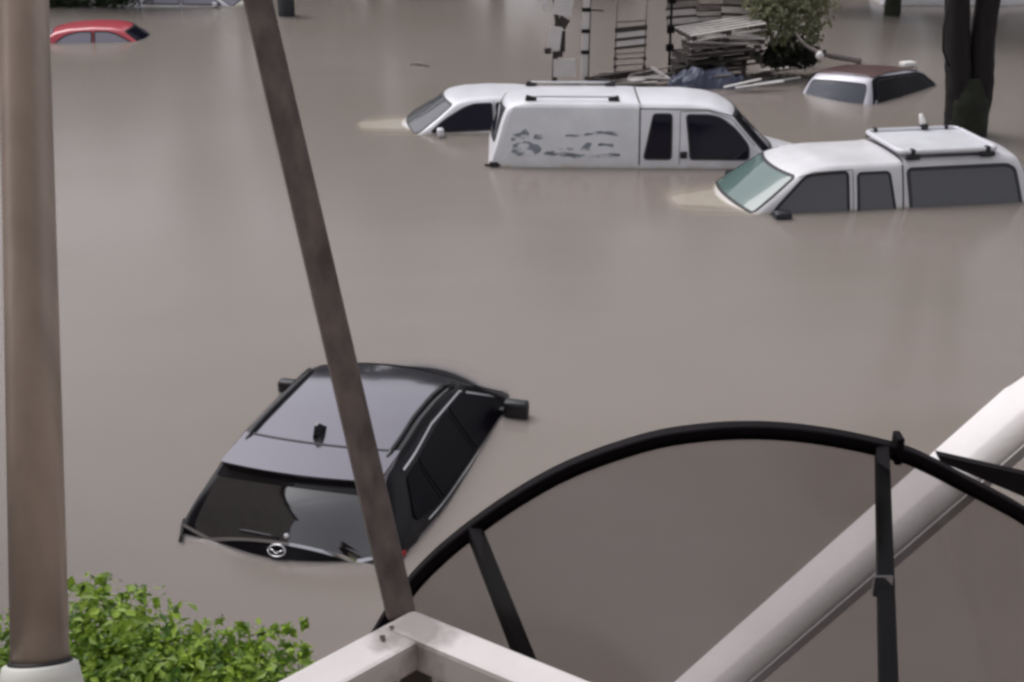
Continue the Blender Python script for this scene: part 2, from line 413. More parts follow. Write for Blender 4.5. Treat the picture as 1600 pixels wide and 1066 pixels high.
def mirror_part(c, sg, x, z, m, parent, out=0.16, size=(0.11, 0.20, 0.15), arm=True):
    y = c.hw(x, z); bm = bmesh.new()
    bm_box(bm, (x, sg * (y + out), z + 0.03), size, None, 0.035)
    g = from_bm('wing_mirror', bm, m, parent, True)
    if arm: box('mirror_arm', (x + 0.01, sg * (y + out * 0.35), z - 0.005), (0.06, out * 0.95, 0.045), 'plastic', g, None, 0.01)
    return g
def place_car(name, loc, yaw_deg, sink, label, cat='car', group=None):
    """yaw: degrees of the nose turned right (clockwise) from straight away from the viewer"""
    o = empty(name, (loc[0], loc[1], -sink), R(90 - yaw_deg)); tag(o, label, cat, group); return o
def wheels(root, xs, hw, r=0.34):
    for x in xs:
        for sg in (1, -1):
            v, f = tube_geo([(x, sg * (hw - 0.22), r), (x, sg * hw, r)], r, 20, True); wo = link_mesh('wheel', v, f, 'rubber', root)
            v, f = tube_geo([(x, sg * (hw - 0.02), r), (x, sg * (hw + 0.008), r)], r * 0.62, 16, True); link_mesh('rim', v, f, 'chrome', wo)

# ---------------------------------------------------------------- dark grey SUV, tail towards the viewer
def build_suv():
    c = Car(prof=[(0, .55), (0.03, .80), (0.10, 1.0), (0.17, 1.06), (0.342, 1.255), (0.56, 1.40), (0.62, 1.464), (1.0, 1.486), (1.45, 1.502), (1.85, 1.49), (2.12, 1.465), (2.38, 1.415), (3.08, 1.02), (3.9, .90), (4.08, .78), (4.14, .55)],
            plan=[(0, .74), (0.25, .88), (1.0, .95), (3.0, .95), (3.7, .88), (4.14, .66)], belt=1.0, tumble=0.60, crown=0.035, bow=0.13, r=0.085)
    root = place_car('suv', (-1.685, 7.80, 0), 14.6, 0.985, 'dark grey SUV with sky reflection coloured into its roof, sunk to its windows, tail towards the viewer')
    body = c.shell('black_paint', root)
    top = c.lift_top(); wheels(root, (0.75, 3.25), 0.92)
    patch('roof_panel', round_poly([(0.90, -0.885), (0.90, 0.885), (2.36, 0.885), (2.36, -0.885)], 0.05), top, 0.005, 'sky_sheen_grey', root)  # panel coloured like the sky it would mirror
    # tailgate glass, gloss black band above it holds the spoiler's shadow
    rg = window(c, [(0.185, -0.90), (0.185, 0.90), (0.545, 0.92), (0.545, -0.92)], top, 'glass_film', root, rad=0.06, name='rear_window', trim=0.0, goff=0.008)
    seam(c, top, [(0.178, q / 10) for q in range(-10, 11)], rg, 0.016, 'chrome', 0.014, 'lower_glass_edge')
    V, F = [], []                                           # spoiler: an overhanging wedge carried on from the roof
    N = 16
    for i in range(N + 1):
        q = -0.97 + 1.94 * i / N
        p, n = top(0.93, q); a = p + n * 0.012
        b = Vector((a.x - 0.45, a.y * 0.985, a.z - 0.022)); d = b + Vector((0.015, 0, -0.028)); p2, n2 = top(0.57, q); e = p2 - n2 * 0.01
        V += [a, b, d, e]
    for i in range(N):
        for j in range(3): F.append((4 * i + j, 4 * i + j + 1, 4 * i + 5 + j, 4 * i + 4 + j))
    F += [(0, 3, 2, 1), (4 * N, 4 * N + 1, 4 * N + 2, 4 * N + 3)]
    sp = link_mesh('spoiler', V, F, 'sky_sheen_grey', root, False)
    bm = bmesh.new(); bm.from_mesh(sp.data); bmesh.ops.recalc_face_normals(bm, faces=bm.faces); bm.to_mesh(sp.data); bm.free()
    V, F = [], []
    for i in range(N + 1):
        q = -0.95 + 1.90 * i / N
        p, n = top(0.57, q); p2, n2 = top(0.49, q); V += [p + n * 0.013, p2 + n2 * 0.013]
    for i in range(N): F.append((2 * i, 2 * i + 1, 2 * i + 3, 2 * i + 2))
    link_mesh('spoiler_shade_band', V, F, 'black_gloss', sp, False)
    seam(c, top, [(0.925, q / 10) for q in range(-9, 10)], root, 0.022, 'seam', 0.016, 'roof_seam')
    # shark fin
    p, n = top(1.10, 0.06)
    bm = bmesh.new(); vsn = []
    for (dx, hw_, h) in ((0.14, 0.004, -0.01), (0.03, 0.024, 0.055), (-0.05, 0.020, 0.115), (-0.08, 0.008, 0.105), (-0.095, 0.026, -0.01)):
        vsn.append((bm.verts.new((p.x + dx, p.y + hw_, p.z + h)), bm.verts.new((p.x + dx, p.y - hw_, p.z + h))))
    bm.faces.new([v[0] for v in vsn]); bm.faces.new([v[1] for v in reversed(vsn)])
    for i in range(5):
        a, b = vsn[i], vsn[(i + 1) % 5]; bm.faces.new((a[1], b[1], b[0], a[0]))
    bmesh.ops.recalc_face_normals(bm, faces=bm.faces); from_bm('shark_fin_antenna', bm, 'black_gloss', root)
    # rear wiper with its pivot
    wp = [top(0.20 + 0.02 * k / 5, 0.02 + 0.38 * k / 5) for k in range(6)]
    wi = tube('rear_wiper', [p + n * 0.028 for p, n in wp], 0.011, 'plastic', root, 6)
    p, n = top(0.215, -0.06); bm = bmesh.new(); bmesh.ops.create_uvsphere(bm, u_segments=10, v_segments=6, radius=0.020, matrix=Matrix.Translation(p + n * 0.02)); from_bm('washer_nozzle', bm, 'lamp_clear', wi, True)
    # tail lamps, badge
    for sg in (1, -1):
        q0, q1 = (0.99, 0.66)
        poly = round_poly([(0.055, sg * q1), (0.06, sg * q0), (0.125, sg * q0), (0.10, sg * q1)], 0.02, 3, 0.06)
        lo = patch('tail_lamp', poly, top, 0.012, 'black_gloss' if sg > 0 else 'tail_red', root, 3)
        seam(c, top, [(0.118, sg * (0.62 + 0.037 * k)) for k in range(11)], lo, 0.014, 'lamp_clear', 0.020, 'lamp_strip')
        sd_ = c.lift_side(sg); patch('lamp_side', round_poly([(0.03, 0.98), (0.28, 0.99), (0.30, 1.02), (0.05, 1.03)], 0.01, 2, 0.06), sd_, 0.012, 'black_gloss' if sg > 0 else 'tail_red', lo, 3)
    p, n = top(0.138, 0.0); s_, u_ = frame_axes(n)
    ring = [p + n * 0.016 + (s_ * math.cos(a) * 0.066 + u_ * math.sin(a) * 0.042) for a in [2 * math.pi * k / 20 for k in range(21)]]
    bd = tube('badge', ring, 0.008, 'chrome', root, 6)
    tube('badge_wing', [p + n * 0.016 + (s_ * a + u_ * b) for a, b in ((-0.055, 0.012), (-0.02, -0.008), (0, -0.02), (0.02, -0.008), (0.055, 0.012))], 0.007, 'chrome', bd, 6)
    for sg in (1, -1):
        sd_ = c.lift_side(sg)
        win = [[(0.60, 1.10), (1.00, 1.05), (1.00, 1.32), (0.80, 1.31)], [(1.07, 1.045), (1.86, 1.03), (1.83, 1.36), (1.05, 1.325)], [(1.93, 1.03), (2.86, 1.01), (2.50, 1.28), (2.35, 1.345), (1.90, 1.36)]]
        for i, p in enumerate(win): window(c, p, sd_, 'black_film', root, rad=0.035, name=('quarter_window', 'rear_door_window', 'front_door_window')[i], trim=0.02, tm='black_film')
        # black pillars and gloss side between the panes
        patch('pillar_cover', round_poly([(0.96, 1.03), (1.08, 1.03), (1.08, 1.34), (0.96, 1.34)], 0.01, 2, 0.1), sd_, 0.004, 'black_film', root, 3)
        patch('pillar_cover', round_poly([(1.83, 1.01), (1.95, 1.01), (1.93, 1.37), (1.81, 1.37)], 0.01, 2, 0.1), sd_, 0.004, 'black_film', root, 3)
        seam(c, sd_, [(0.72, 1.03), (1.6, 1.005), (2.8, 0.985)], root, 0.010, 'chrome', 0.012, 'belt_moulding')
        # roof rail on feet
        rail = []
        for k in range(13):
            x = 0.76 + 1.5 * k / 12; yc, zc = c.edge(x); hgt = 0.022 if 0 < k < 12 else -0.012
            rail.append((x, sg * (yc - 0.075), c.topz(x, yc - 0.07) + hgt))
        tube('roof_rail', rail, 0.016, 'black_gloss', root, 8)
        seam(c, sd_, [(0.80, 1.375), (1.5, 1.415), (2.2, 1.385), (2.75, 1.10)], root, 0.015, 'chrome', 0.008, 'drip_moulding')
        seam(c, top, [(0.76 + 1.5 * k / 10, sg * 0.945) for k in range(11)], root, 0.05, 'black_gloss', 0.004, 'roof_ditch')
        mirror_part(c, sg, 2.66, 1.02 if sg < 0 else 0.97, 'plastic', root, 0.15 if sg < 0 else 0.10, (0.12, 0.22, 0.16))
    window(c, [(2.45, -0.9), (3.03, -0.92), (3.03, 0.92), (2.45, 0.9)], top, 'glass', root, rad=0.05, name='windscreen', trim=0.02)
    return root
build_suv()

# ---------------------------------------------------------------- pickups with a canopy over the bed
def roof_rack(c, root, x0, x1, q, off=0.06):
    top = c.lift_top()
    for sg in (1, -1):
        pts = [top(x0 + (x1 - x0) * k / 8, sg * q)[0] + Vector((0, 0, off)) for k in range(9)]
        ra = tube('rack_rail', pts, 0.016, 'dull_white', root, 8)
        for x in (x0, x1):
            p, n = top(x, sg * q); box('rack_foot', p + Vector((0, 0, off / 2 - 0.005)), (0.16, 0.055, off + 0.02), 'plastic', ra, Matrix.Rotation(R(14 if x == x0 else -14), 3, 'Y'), 0.012)

def build_pickup_a():
    c = Car(prof=[(0, .60), (0.02, .98), (0.10, 1.20), (0.27, 1.70), (0.36, 1.79), (0.6, 1.83), (2.1, 1.83), (2.26, 1.815), (2.9, 1.815), (3.25, 1.77), (3.50, 1.69), (4.14, 1.06), (4.9, .88), (5.12, .80), (5.2, .6)],
            plan=[(0, .80), (0.3, .85), (2.2, .87), (3.8, .87), (4.8, .82), (5.2, .66)], belt=1.02, tumble=0.20, crown=0.035, bow=0.12, r=0.10, smooth=0.06)
    root = place_car('canopy_pickup', on_level(764, 260) + Vector((0, 0.80, 0)), 91.0, 0.90, 'white canopy pickup with peeling grey decals on its flank, nose right', 'pickup')
    c.shell(muddy('muddy_white_paint', (0.80, 0.80, 0.84), 0.90), root); top = c.lift_top(); wheels(root, (1.2, 4.3), 0.85, 0.38)
    side_mat = muddy('muddy_canopy_paint', (0.78, 0.79, 0.815), 0.90, 0.5, 0.14)
    # canopy side skins, set proud, with the peeling print on them
    for sg in (1, -1):
        sd_ = c.lift_side(sg)
        sk = patch('canopy_side_panel', round_poly([(0.09, 0.80), (2.19, 0.80), (2.19, 1.74), (0.36, 1.74)], 0.03), sd_, 0.003, side_mat, root)
        seam(c, sd_, [(2.215, 0.95), (2.215, 1.76)], root, 0.02, 'seam', 0.005)
        if sg < 0:
            decal(c, sd_, sk)
        window(c, [(2.29, 1.045), (2.67, 1.045), (2.67, 1.655), (2.42, 1.655)], sd_, 'glass', root, rad=0.04, name='rear_cab_window', trim=0.02)
        window(c, [(2.97, 1.045), (3.80, 1.045), (3.80, 1.22), (3.60, 1.46), (3.38, 1.61), (3.22, 1.645), (2.90, 1.645)], sd_, 'glass', root, rad=[.03, .05, .08, .15, .15, .1, .04], name='front_door_window', trim=0.02)
        seam(c, sd_, [(2.80, 0.95), (2.80, 1.70), (3.2, 1.71), (3.55, 1.60), (3.90, 1.22)], root, 0.009)
        seam(c, sd_, [(2.22, 1.735), (3.2, 1.725), (3.6, 1.63), (4.0, 1.20)], root, 0.014, 'rubber', 0.005, 'rain_gutter')
        box('door_handle', (2.86, sg * (c.hw(2.86, 1.10) + 0.02), 1.10), (0.10, 0.04, 0.10), 'plastic', root, None, 0.015)
        mirror_part(c, sg, 3.92, 1.02, 'plastic' if sg > 0 else 'white_paint', root, 0.15)
        box('tail_lamp', (0.09, sg * 0.79, 0.92), (0.14, 0.10, 0.10), 'plastic', root, None, 0.02)
    # dark rubber edge at the tail of the canopy, both corners
    box('tail_seal', (0.10, -(c.hw(0.1, 0.95)) - 0.004, 0.925), (0.30, 0.02, 0.035), 'rubber', root, None, 0.006)
    window(c, [(0.14, -0.82), (0.14, 0.82), (0.27, 0.82), (0.27, -0.82)], top, 'glass', root, rad=0.03, name='canopy_rear_window', trim=0.02)
    window(c, [(3.57, -0.90), (4.10, -0.93), (4.10, 0.93), (3.57, 0.90)], top, 'glass', root, rad=0.04, name='windscreen', trim=0.03)
    roof_rack(c, root, 0.66, 1.86, 0.80)
    seam(c, top, [(2.215, q / 10) for q in range(-10, 11)], root, 0.022, 'seam', 0.005)
    return root
def decal(c, lift, parent):
    m = bpy.data.materials.new('peeling_print'); m.use_nodes = True; t = m.node_tree; p = t.nodes['Principled BSDF']
    tc = t.nodes.new('ShaderNodeTexCoord'); n = t.nodes.new('ShaderNodeTexNoise'); n.inputs['Scale'].default_value = 9; n.inputs['Detail'].default_value = 5
    mp = t.nodes.new('ShaderNodeMapping'); mp.inputs['Scale'].default_value = (0.6, 1, 1.3)
    r = t.nodes.new('ShaderNodeValToRGB'); r.color_ramp.elements[0].position = 0.47; r.color_ramp.elements[1].position = 0.57
    r.color_ramp.elements[0].color = (0.22, 0.25, 0.285, 1); r.color_ramp.elements[1].color = (0.72, 0.735, 0.76, 1)
    t.links.new(tc.outputs['Object'], mp.inputs[0]); t.links.new(mp.outputs[0], n.inputs[0]); t.links.new(n.outputs[0], r.inputs[0]); t.links.new(r.outputs[0], p.inputs['Base Color']); p.inputs['Roughness'].default_value = 0.5
    blobs = [[(0.34, 1.09), (0.62, 1.06), (0.80, 1.15), (0.74, 1.24), (0.52, 1.28), (0.36, 1.22)],
             [(0.33, 1.27), (0.52, 1.30), (0.62, 1.36), (0.56, 1.46), (0.48, 1.40), (0.34, 1.37)],
             [(0.66, 1.30), (0.82, 1.31), (0.82, 1.37), (0.68, 1.38)],
             [(0.80, 1.10), (1.30, 1.045), (1.92, 1.06), (1.94, 1.11), (1.40, 1.09), (0.90, 1.145)],
             [(1.02, 1.17), (1.25, 1.15), (1.27, 1.19), (1.04, 1.21)],
             [(1.34, 1.16), (1.50, 1.14), (1.52, 1.27), (1.44, 1.26)],
             [(1.60, 1.22), (1.84, 1.21), (1.84, 1.25), (1.64, 1.27)],
             [(1.12, 1.35), (1.35, 1.35), (1.35, 1.375), (1.14, 1.375)],
             [(1.40, 1.36), (1.65, 1.40), (1.92, 1.36), (1.92, 1.40), (1.66, 1.43), (1.42, 1.39)]]
    for b in blobs:
        poly = round_poly(b, 0.03, 3, 0.05)
        poly = [q + Vector((random.uniform(-.012, .012), random.uniform(-.010, .010))) for q in poly]
        patch('peeling_decal', poly, lift, 0.006, m, parent, 2)
build_pickup_a()

def build_pickup_b():
    c = Car(prof=[(0, .60), (0.02, .98), (0.10, 1.15), (0.30, 1.66), (0.40, 1.76), (0.6, 1.79), (1.85, 1.79), (2.0, 1.755), (2.1, 1.74), (2.9, 1.735), (3.2, 1.69), (3.38, 1.63), (4.08, 1.164), (4.8, 1.158), (5.05, 1.09), (5.13, .6)],
            plan=[(0, .80), (0.3, .85), (2.0, .87), (3.8, .87), (4.7, .83), (5.13, .68)], belt=1.02, tumble=0.24, crown=0.022, bow=0.14, r=0.09, smooth=0.05)
    a = on_level(1187, 337)                                    # foot of the near front pillar at the water
    yaw = -90 - 9.0
    root = place_car('canopy_pickup', (0, 0, 0), yaw, 1.165, 'white canopy pickup with white roof carrier and grey windows, nose left', 'pickup')
    ang = R(90 - yaw); loc = Vector((3.98, 0.87)); ca, sa = math.cos(ang), math.sin(ang)
    root.location.x = a.x - (loc.x * ca - loc.y * sa); root.location.y = a.y - (loc.x * sa + loc.y * ca)
    c.shell(muddy('muddy_dull_white_paint', (0.76, 0.75, 0.775), 1.165, 0.42, 0.15), root); top = c.lift_top(); wheels(root, (1.2, 4.2), 0.85, 0.38)
    for sg in (1, -1):
        sd_ = c.lift_side(sg)
        window(c, [(0.30, 1.10), (1.86, 1.10), (1.90, 1.63), (0.50, 1.63), (0.40, 1.58)], sd_, 'glass_grey', root, rad=0.05, name='canopy_side_window', trim=0.035, tm='black_gloss')
        window(c, [(2.10, 1.08), (2.60, 1.08), (2.60, 1.61), (2.18, 1.61)], sd_, 'glass_grey', root, rad=0.045, name='rear_cab_window', trim=0.026)
        window(c, [(2.76, 1.08), (3.86, 1.08), (3.70, 1.26), (3.34, 1.59), (3.22, 1.62), (2.76, 1.63)], sd_, 'glass_grey', root, rad=[.03, .03, .1, .08, .05, .04], name='front_door_window', trim=0.028)
        seam(c, sd_, [(1.985, 0.95), (1.985, 1.70)], root, 0.022, 'seam', 0.005)
        seam(c, sd_, [(2.68, 0.95), (2.68, 1.665), (3.22, 1.655), (3.42, 1.60)], root, 0.009)
        box('door_handle', (2.82, sg * (c.hw(2.82, 1.19) + 0.012), 1.125), (0.14, 0.03, 0.035), 'plastic', root, None, 0.008)
        mirror_part(c, sg, 3.72, 1.14, 'plastic', root, 0.15, (0.22, 0.20, 0.15))
    window(c, [(0.14, -0.82), (0.14, 0.82), (0.28, 0.82), (0.28, -0.82)], top, 'glass', root, rad=0.03, name='canopy_rear_window', trim=0.02)
    window(c, [(3.44, -0.90), (4.02, -0.93), (4.02, 0.93), (3.44, 0.90)], top, 'glass_teal', root, rad=0.05, name='windscreen', trim=0.028)
    seam(c, top, [(1.985, q / 10) for q in range(-10, 11)], root, 0.03, 'seam', 0.005)
    # roof carrier: a pale tray with rounded rails on four black feet
    tr = empty('roof_carrier', (0, 0, 0)); tr.parent = root
    z = 1.85; x0, x1, yw = 0.62, 1.98, 0.60
    ol = round_poly([(x0, -yw), (x1, -yw), (x1, yw), (x0, yw)], 0.14, 6, 0.2)
    loop = [Vector((p.x, p.y, z)) for p in ol]; loop.append(loop[0]); loop.append(loop[1])
    tube('carrier_frame', loop, 0.034, 'white_paint', tr, 10)
    n = len(ol); V = [(p.x, p.y, z - 0.012) for p in ol] + [(p.x, p.y, z - 0.03) for p in ol]
    F = [tuple(range(n)), tuple(reversed(range(n, 2 * n)))] + [(j, n + j, n + (j + 1) % n, (j + 1) % n) for j in range(n)]
    link_mesh('carrier_tray', V, F, 'dull_white', tr, False)
    for x in (x0 + 0.16, x1 - 0.14):
        for sg in (1, -1):
            zz = c.topz(x, sg * (yw + 0.03)); bm = bmesh.new()
            bm_box(bm, (x, sg * (yw + 0.03), (z + zz) / 2 - 0.02), (0.20, 0.06, z - zz - 0.01), None, 0.015); from_bm('carrier_foot', bm, 'plastic', tr)
            box('carrier_clamp', (x, sg * (yw + 0.005), z + 0.006), (0.055, 0.09, 0.078), 'plastic', tr, None, 0.01)
    for sg in (1, -1): tube('lower_rail', [(x0 + 0.1, sg * (yw + 0.05), z - 0.055), (x1 - 0.1, sg * (yw + 0.05), z - 0.055)], 0.012, 'plastic', tr, 8)
    # stubby aerial on the far rail
    st = tube('aerial', [(1.12, -yw, z + 0.03), (1.13, -yw - 0.01, z + 0.10), (1.17, -yw - 0.02, z + 0.21)], [0.035, 0.045, 0.025], 'foam', tr, 8)
    box('aerial_base', (1.11, -yw, z + 0.035), (0.10, 0.10, 0.08), 'plastic', st, None, 0.015)
    return root
build_pickup_b()

# ---------------------------------------------------------------- sedans and hatchbacks
def sedan(name, paint, glass, label, loc, yaw, sink, cat='car', group=None, windscreen=None, hood=0.9392):
    c = Car(prof=[(0, .60), (0.03, .90), (0.12, 1.03), (0.55, 1.06), (1.20, 1.39), (1.5, 1.45), (2.0, 1.475), (2.4, 1.455), (2.62, 1.41), (3.32, hood), (4.10, hood - 0.004), (4.4, .78), (4.45, .55)],
            plan=[(0, .68), (0.3, .80), (1.0, .86), (3.2, .86), (4.0, .79), (4.45, .58)], belt=0.98, tumble=0.48, crown=0.022, bow=0.13, r=0.085)
    root = place_car(name, loc, yaw, sink, label, cat, group)
    c.shell(muddy('muddy_' + name + '_paint', (0.78, 0.78, 0.82), sink) if paint == 'white_paint' else paint, root); top = c.lift_top(); wheels(root, (0.85, 3.5), 0.84, 0.32)
    for sg in (1, -1):
        sd_ = c.lift_side(sg)
        window(c, [(1.02, 1.02), (1.98, 1.0), (1.98, 1.37), (1.70, 1.37), (1.40, 1.30)], sd_, glass, root, rad=[.05, .03, .03, .1, .1], name='rear_door_window', trim=0.018)
        window(c, [(2.06, 1.0), (3.05, 0.985), (2.85, 1.14), (2.50, 1.32), (2.34, 1.365), (2.06, 1.37)], sd_, glass, root, rad=[.03, .03, .1, .12, .05, .03], name='front_door_window', trim=0.018)
        seam(c, sd_, [(2.02, .9), (2.02, 1.40)], root, 0.010)
        mirror_part(c, sg, 2.92, 0.98, paint, root, 0.14, (0.11, 0.19, 0.13))
    window(c, [(0.66, -0.92), (1.16, -0.88), (1.16, 0.88), (0.66, 0.92)], top, glass, root, rad=0.05, name='rear_window', trim=0.02)
    window(c, [(2.68, -0.90), (3.27, -0.93), (3.27, 0.93), (2.68, 0.90)], top, windscreen or glass, root, rad=0.05, name='windscreen', trim=0.02)
    return root, c
def put(root, local, world):
    a = root.rotation_euler.z; ca, sa = math.cos(a), math.sin(a)
    root.location.x = world.x - (local[0] * ca - local[1] * sa); root.location.y = world.y - (local[0] * sa + local[1] * ca)
ws, wc = sedan('sedan', 'white_paint', 'glass', 'white sedan with dark windscreen, half hidden behind the canopy pickup', (0, 0, 0), -97, 0.94, windscreen='glass_grey')
put(ws, (3.12, 0.86), on_level(668, 211))
rs, rc = sedan('sedan', 'red_paint', 'glass_pale', 'red sedan sunk to its window tops beside the round steel pole', (0, 0, 0), 83, 1.165, windscreen='glass')
put(rs, (2.02, -0.82), on_level(145, 67))
f1, _ = sedan('sedan', 'white_paint', 'glass_pale', 'far white car beyond the red sedan, cut by the top edge', (0, 0, 0), 88, 0.93)
put(f1, (2.02, -0.84), on_level(283, 11))
f2, _ = sedan('sedan', 'white_paint', 'glass', 'far white car behind the twin tree trunks, cut by the top edge', (0, 0, 0), 90, 0.70)
put(f2, (2.0, -0.85), on_level(1500, 9))

# hatchback with a maroon roof, tail to the left, seen over its rear corner
def build_hatch():
    c = Car(prof=[(0, .55), (0.02, .80), (0.06, 1.0), (0.34, 1.42), (0.48, 1.50), (0.9, 1.53), (1.6, 1.52), (2.1, 1.44), (2.95, .98), (3.6, .86), (3.75, .55)],
            plan=[(0, .68), (0.25, .78), (1.0, .82), (2.8, .82), (3.4, .76), (3.75, .58)], belt=0.95, tumble=0.32, crown=0.04, bow=0.10, r=0.10)
    root = place_car('hatchback', (0, 0, 0), 44, 1.075, 'sunken hatchback with maroon roof, pale tail and black side windows by the twin trunks')
    c.shell('pale_silver', root); top = c.lift_top(); wheels(root, (0.6, 3.0), 0.80, 0.3)
    patch('roof_panel', round_poly([(0.46, -0.97), (0.46, 0.97), (2.08, 0.97), (2.08, -0.97)], 0.1), top, 0.006, 'maroon_paint', root)
    window(c, [(0.085, -0.86), (0.085, 0.86), (0.31, 0.86), (0.31, -0.86)], top, 'glass_blue', root, rad=0.06, name='rear_window', trim=0.012)
    for sg in (1, -1):
        sd_ = c.lift_side(sg)
        patch('side_glazing', round_poly([(0.16, 0.85), (2.85, 0.85), (2.36, 1.24), (2.0, 1.41), (0.60, 1.47), (0.36, 1.44)], [.04, .05, .2, .15, .06, .05]), sd_, 0.007, 'black_film', root)
        window(c, [(0.34, 1.0), (1.12, 1.0), (1.12, 1.40), (0.50, 1.40)], sd_, 'black_film', root, rad=0.04, name='rear_door_window', trim=0.012, goff=0.012, toff=0.014)
        window(c, [(1.20, 1.0), (2.45, 0.97), (2.20, 1.18), (1.86, 1.36), (1.20, 1.40)], sd_, 'black_film', root, rad=0.04, name='front_door_window', trim=0.012, goff=0.012, toff=0.014)
        mirror_part(c, sg, 2.45, 0.96, 'pale_silver', root, 0.13, (0.1, 0.18, 0.12))
    window(c, [(2.18, -0.9), (2.9, -0.92), (2.9, 0.92), (2.18, 0.9)], top, 'glass', root, rad=0.05, name='windscreen', trim=0.02)
    put(root, (0.09, -0.74), on_level(1362, 166)); root.rotation_euler.y = R(1.8); root.rotation_euler.x = R(-3.5)
build_hatch()

# ================================================================== FOREGROUND IRONWORK
# round steel pole at the left with its cream boot
pt, pb = at_depth(36, -60, 1.16), at_depth(63, 1046, 1.12)
pole = empty('steel_pole', pb); tag(pole, 'brown steel round pole with cream boot at the left edge', 'pole')
def rel(o, pts): return [Vector(p) - o.location for p in pts]
d = (pt - pb)
tube('pole_shaft', rel(pole, [pb - d * 0.01, pb + d * 0.5, pb + d, pb + d * 1.6]), [0.0247, 0.0232, 0.0212, 0.0195], 'steel_pole', pole, 40)
ax = d.normalized()
prof_b = [(0.028, 0.006), (0.032, 0.004), (0.034, -0.006), (0.039, -0.026), (0.050, -0.06), (0.064, -0.12)]
tube('pole_boot', rel(pole, [pb + ax * z for _, z in prof_b]), [r_ for r_, _ in prof_b], 'cream_cap', pole, 32)
tube('boot_lip', rel(pole, [pb + ax * 0.009, pb + ax * 0.004]), [0.0262, 0.0282], 'rubber', pole, 32)
# slanted brown bar down to the corner of the balcony railing
ta, tb = at_depth(386, -70, 1.62), at_depth(627, 962, 1.58)
bar = tag(beam('slanted_bar', tb, ta + (ta - tb) * 0.25, 0.035, 0.030, 'brown_bar', None, 0.003, up=Vector((0, -0.4, 0.9))), 'brown square bar slanting down across the picture to the white railing corner', 'bar')

# white railing corner
def stain(m, radius, col):
    t = m.node_tree; b = t.nodes['Principled BSDF']; src = b.inputs['Base Color'].links[0].from_socket
    tc = t.nodes.new('ShaderNodeTexCoord'); ln = t.nodes.new('ShaderNodeVectorMath'); ln.operation = 'LENGTH'; t.links.new(tc.outputs['Object'], ln.inputs[0])
    n = t.nodes.new('ShaderNodeTexNoise'); n.inputs['Scale'].default_value = 38; n.inputs['Detail'].default_value = 5; t.links.new(tc.outputs['Object'], n.inputs[0])
    ma = t.nodes.new('ShaderNodeMath'); ma.operation = 'MULTIPLY_ADD'; ma.inputs[1].default_value = -1 / radius; t.links.new(ln.outputs['Value'], ma.inputs[0]); t.links.new(n.outputs[0], ma.inputs[2])
    mr = t.nodes.new('ShaderNodeMapRange'); mr.inputs[1].default_value = -0.45; mr.inputs[2].default_value = 0.05; mr.inputs[4].default_value = 0.85; t.links.new(ma.outputs[0], mr.inputs[0])
    mx = t.nodes.new('ShaderNodeMix'); mx.data_type = 'RGBA'; mx.inputs[7].default_value = (*col, 1); t.links.new(mr.outputs[0], mx.inputs[0]); t.links.new(src, mx.inputs[6]); t.links.new(mx.outputs[2], b.inputs['Base Color'])
stain(M['white_rail'], 0.075, (0.24, 0.215, 0.205))
cn = at_depth(648, 1000, 1.50); zr = cn.z
rl = empty('balcony_railing', cn); tag(rl, 'white welded balcony railing corner at the bottom edge', 'railing')
la = on_level(452, 1108, zr); rb = on_level(905, 1108, zr)
dl, dr = (la - cn), (rb - cn)
b1 = beam('left_rail', -dl.normalized() * 0.02, dl * 1.9, 0.054, 0.040, 'white_rail', rl, 0.006)
b2 = beam('right_rail', -dr.normalized() * 0.02, dr * 1.9, 0.048, 0.044, 'white_rail', rl, 0.006)
box('corner_post', (0, 0.002, -0.35), (0.036, 0.036, 0.66), 'wood_dark', rl, None, 0.004)
for (dx, dy, rr) in ((-0.034, -0.026, 0.004), (-0.026, -0.006, 0.003)):
    n_ = 9; V = [(0, 0, 0.0)] + [(rr * random.uniform(.6, 1.2) * math.cos(6.283 * k / n_) * 1.5, rr * random.uniform(.6, 1.2) * math.sin(6.283 * k / n_), -0.0006) for k in range(n_)]
    o_ = link_mesh('rust_spot', V, [(0, 1 + k, 1 + (k + 1) % n_) for k in range(n_)], 'wood_dark', rl); o_.location = (dx, dy, 0.0234); o_.rotation_euler.z = random.uniform(0, 3)
for a_, b_, dd in ((0.02, -0.028, dl), (0.02, -0.030, dr)):
    n_ = dd.normalized(); beam('lower_flat', n_ * 0.05 + Vector((0, 0, -0.035)), dd * 1.9 + Vector((0, 0, -0.035)), 0.030, 0.016, 'brown_bar', rl, 0.002)

# black domed awning with a smoked sheet, below and in front of the balcony
aw = empty('dome_awning', at_depth(1100, 900, 2.0)); tag(aw, 'black iron domed awning frame with smoked sheet below the balcony', 'awning')
YA = 2.0
def on_wall(px, py, y):                                           # point of the upright arch plane
    d_ = ray(px, py); return Vector((0, 0, CAM_H)) + d_ * (y / d_.y)
apx = [(520, 1130), (580, 1012), (650, 907), (745, 822), (870, 743), (1000, 694), (1100, 676), (1200, 673), (1300, 684), (1400, 706), (1450, 726), (1500, 752), (1600, 806), (1720, 890), (1800, 980)]
arch = spline(rel(aw, [on_wall(x, y, YA) for x, y in apx]), 6)
tube('arch_rib', arch, 0, 'black_iron', aw, flat=(0.026, 0.027), up=Vector((0, 1, 0)))
apex = Vector((0.30, 1.05, 0))
near = []
for p in arch:
    wpt = p + aw.location; t = 0.55; near.append(Vector((wpt.x + (0.34 - wpt.x) * 0.42, wpt.y - 0.95, wpt.z + 0.04)) - aw.location)
V, F = [], []
K = 8
for i, (p, q) in enumerate(zip(arch, near)):
    for k in range(K + 1): V.append(p.lerp(q, k / K) + Vector((0, 0, -0.004 + 0.03 * math.sin(math.pi * k / K))))
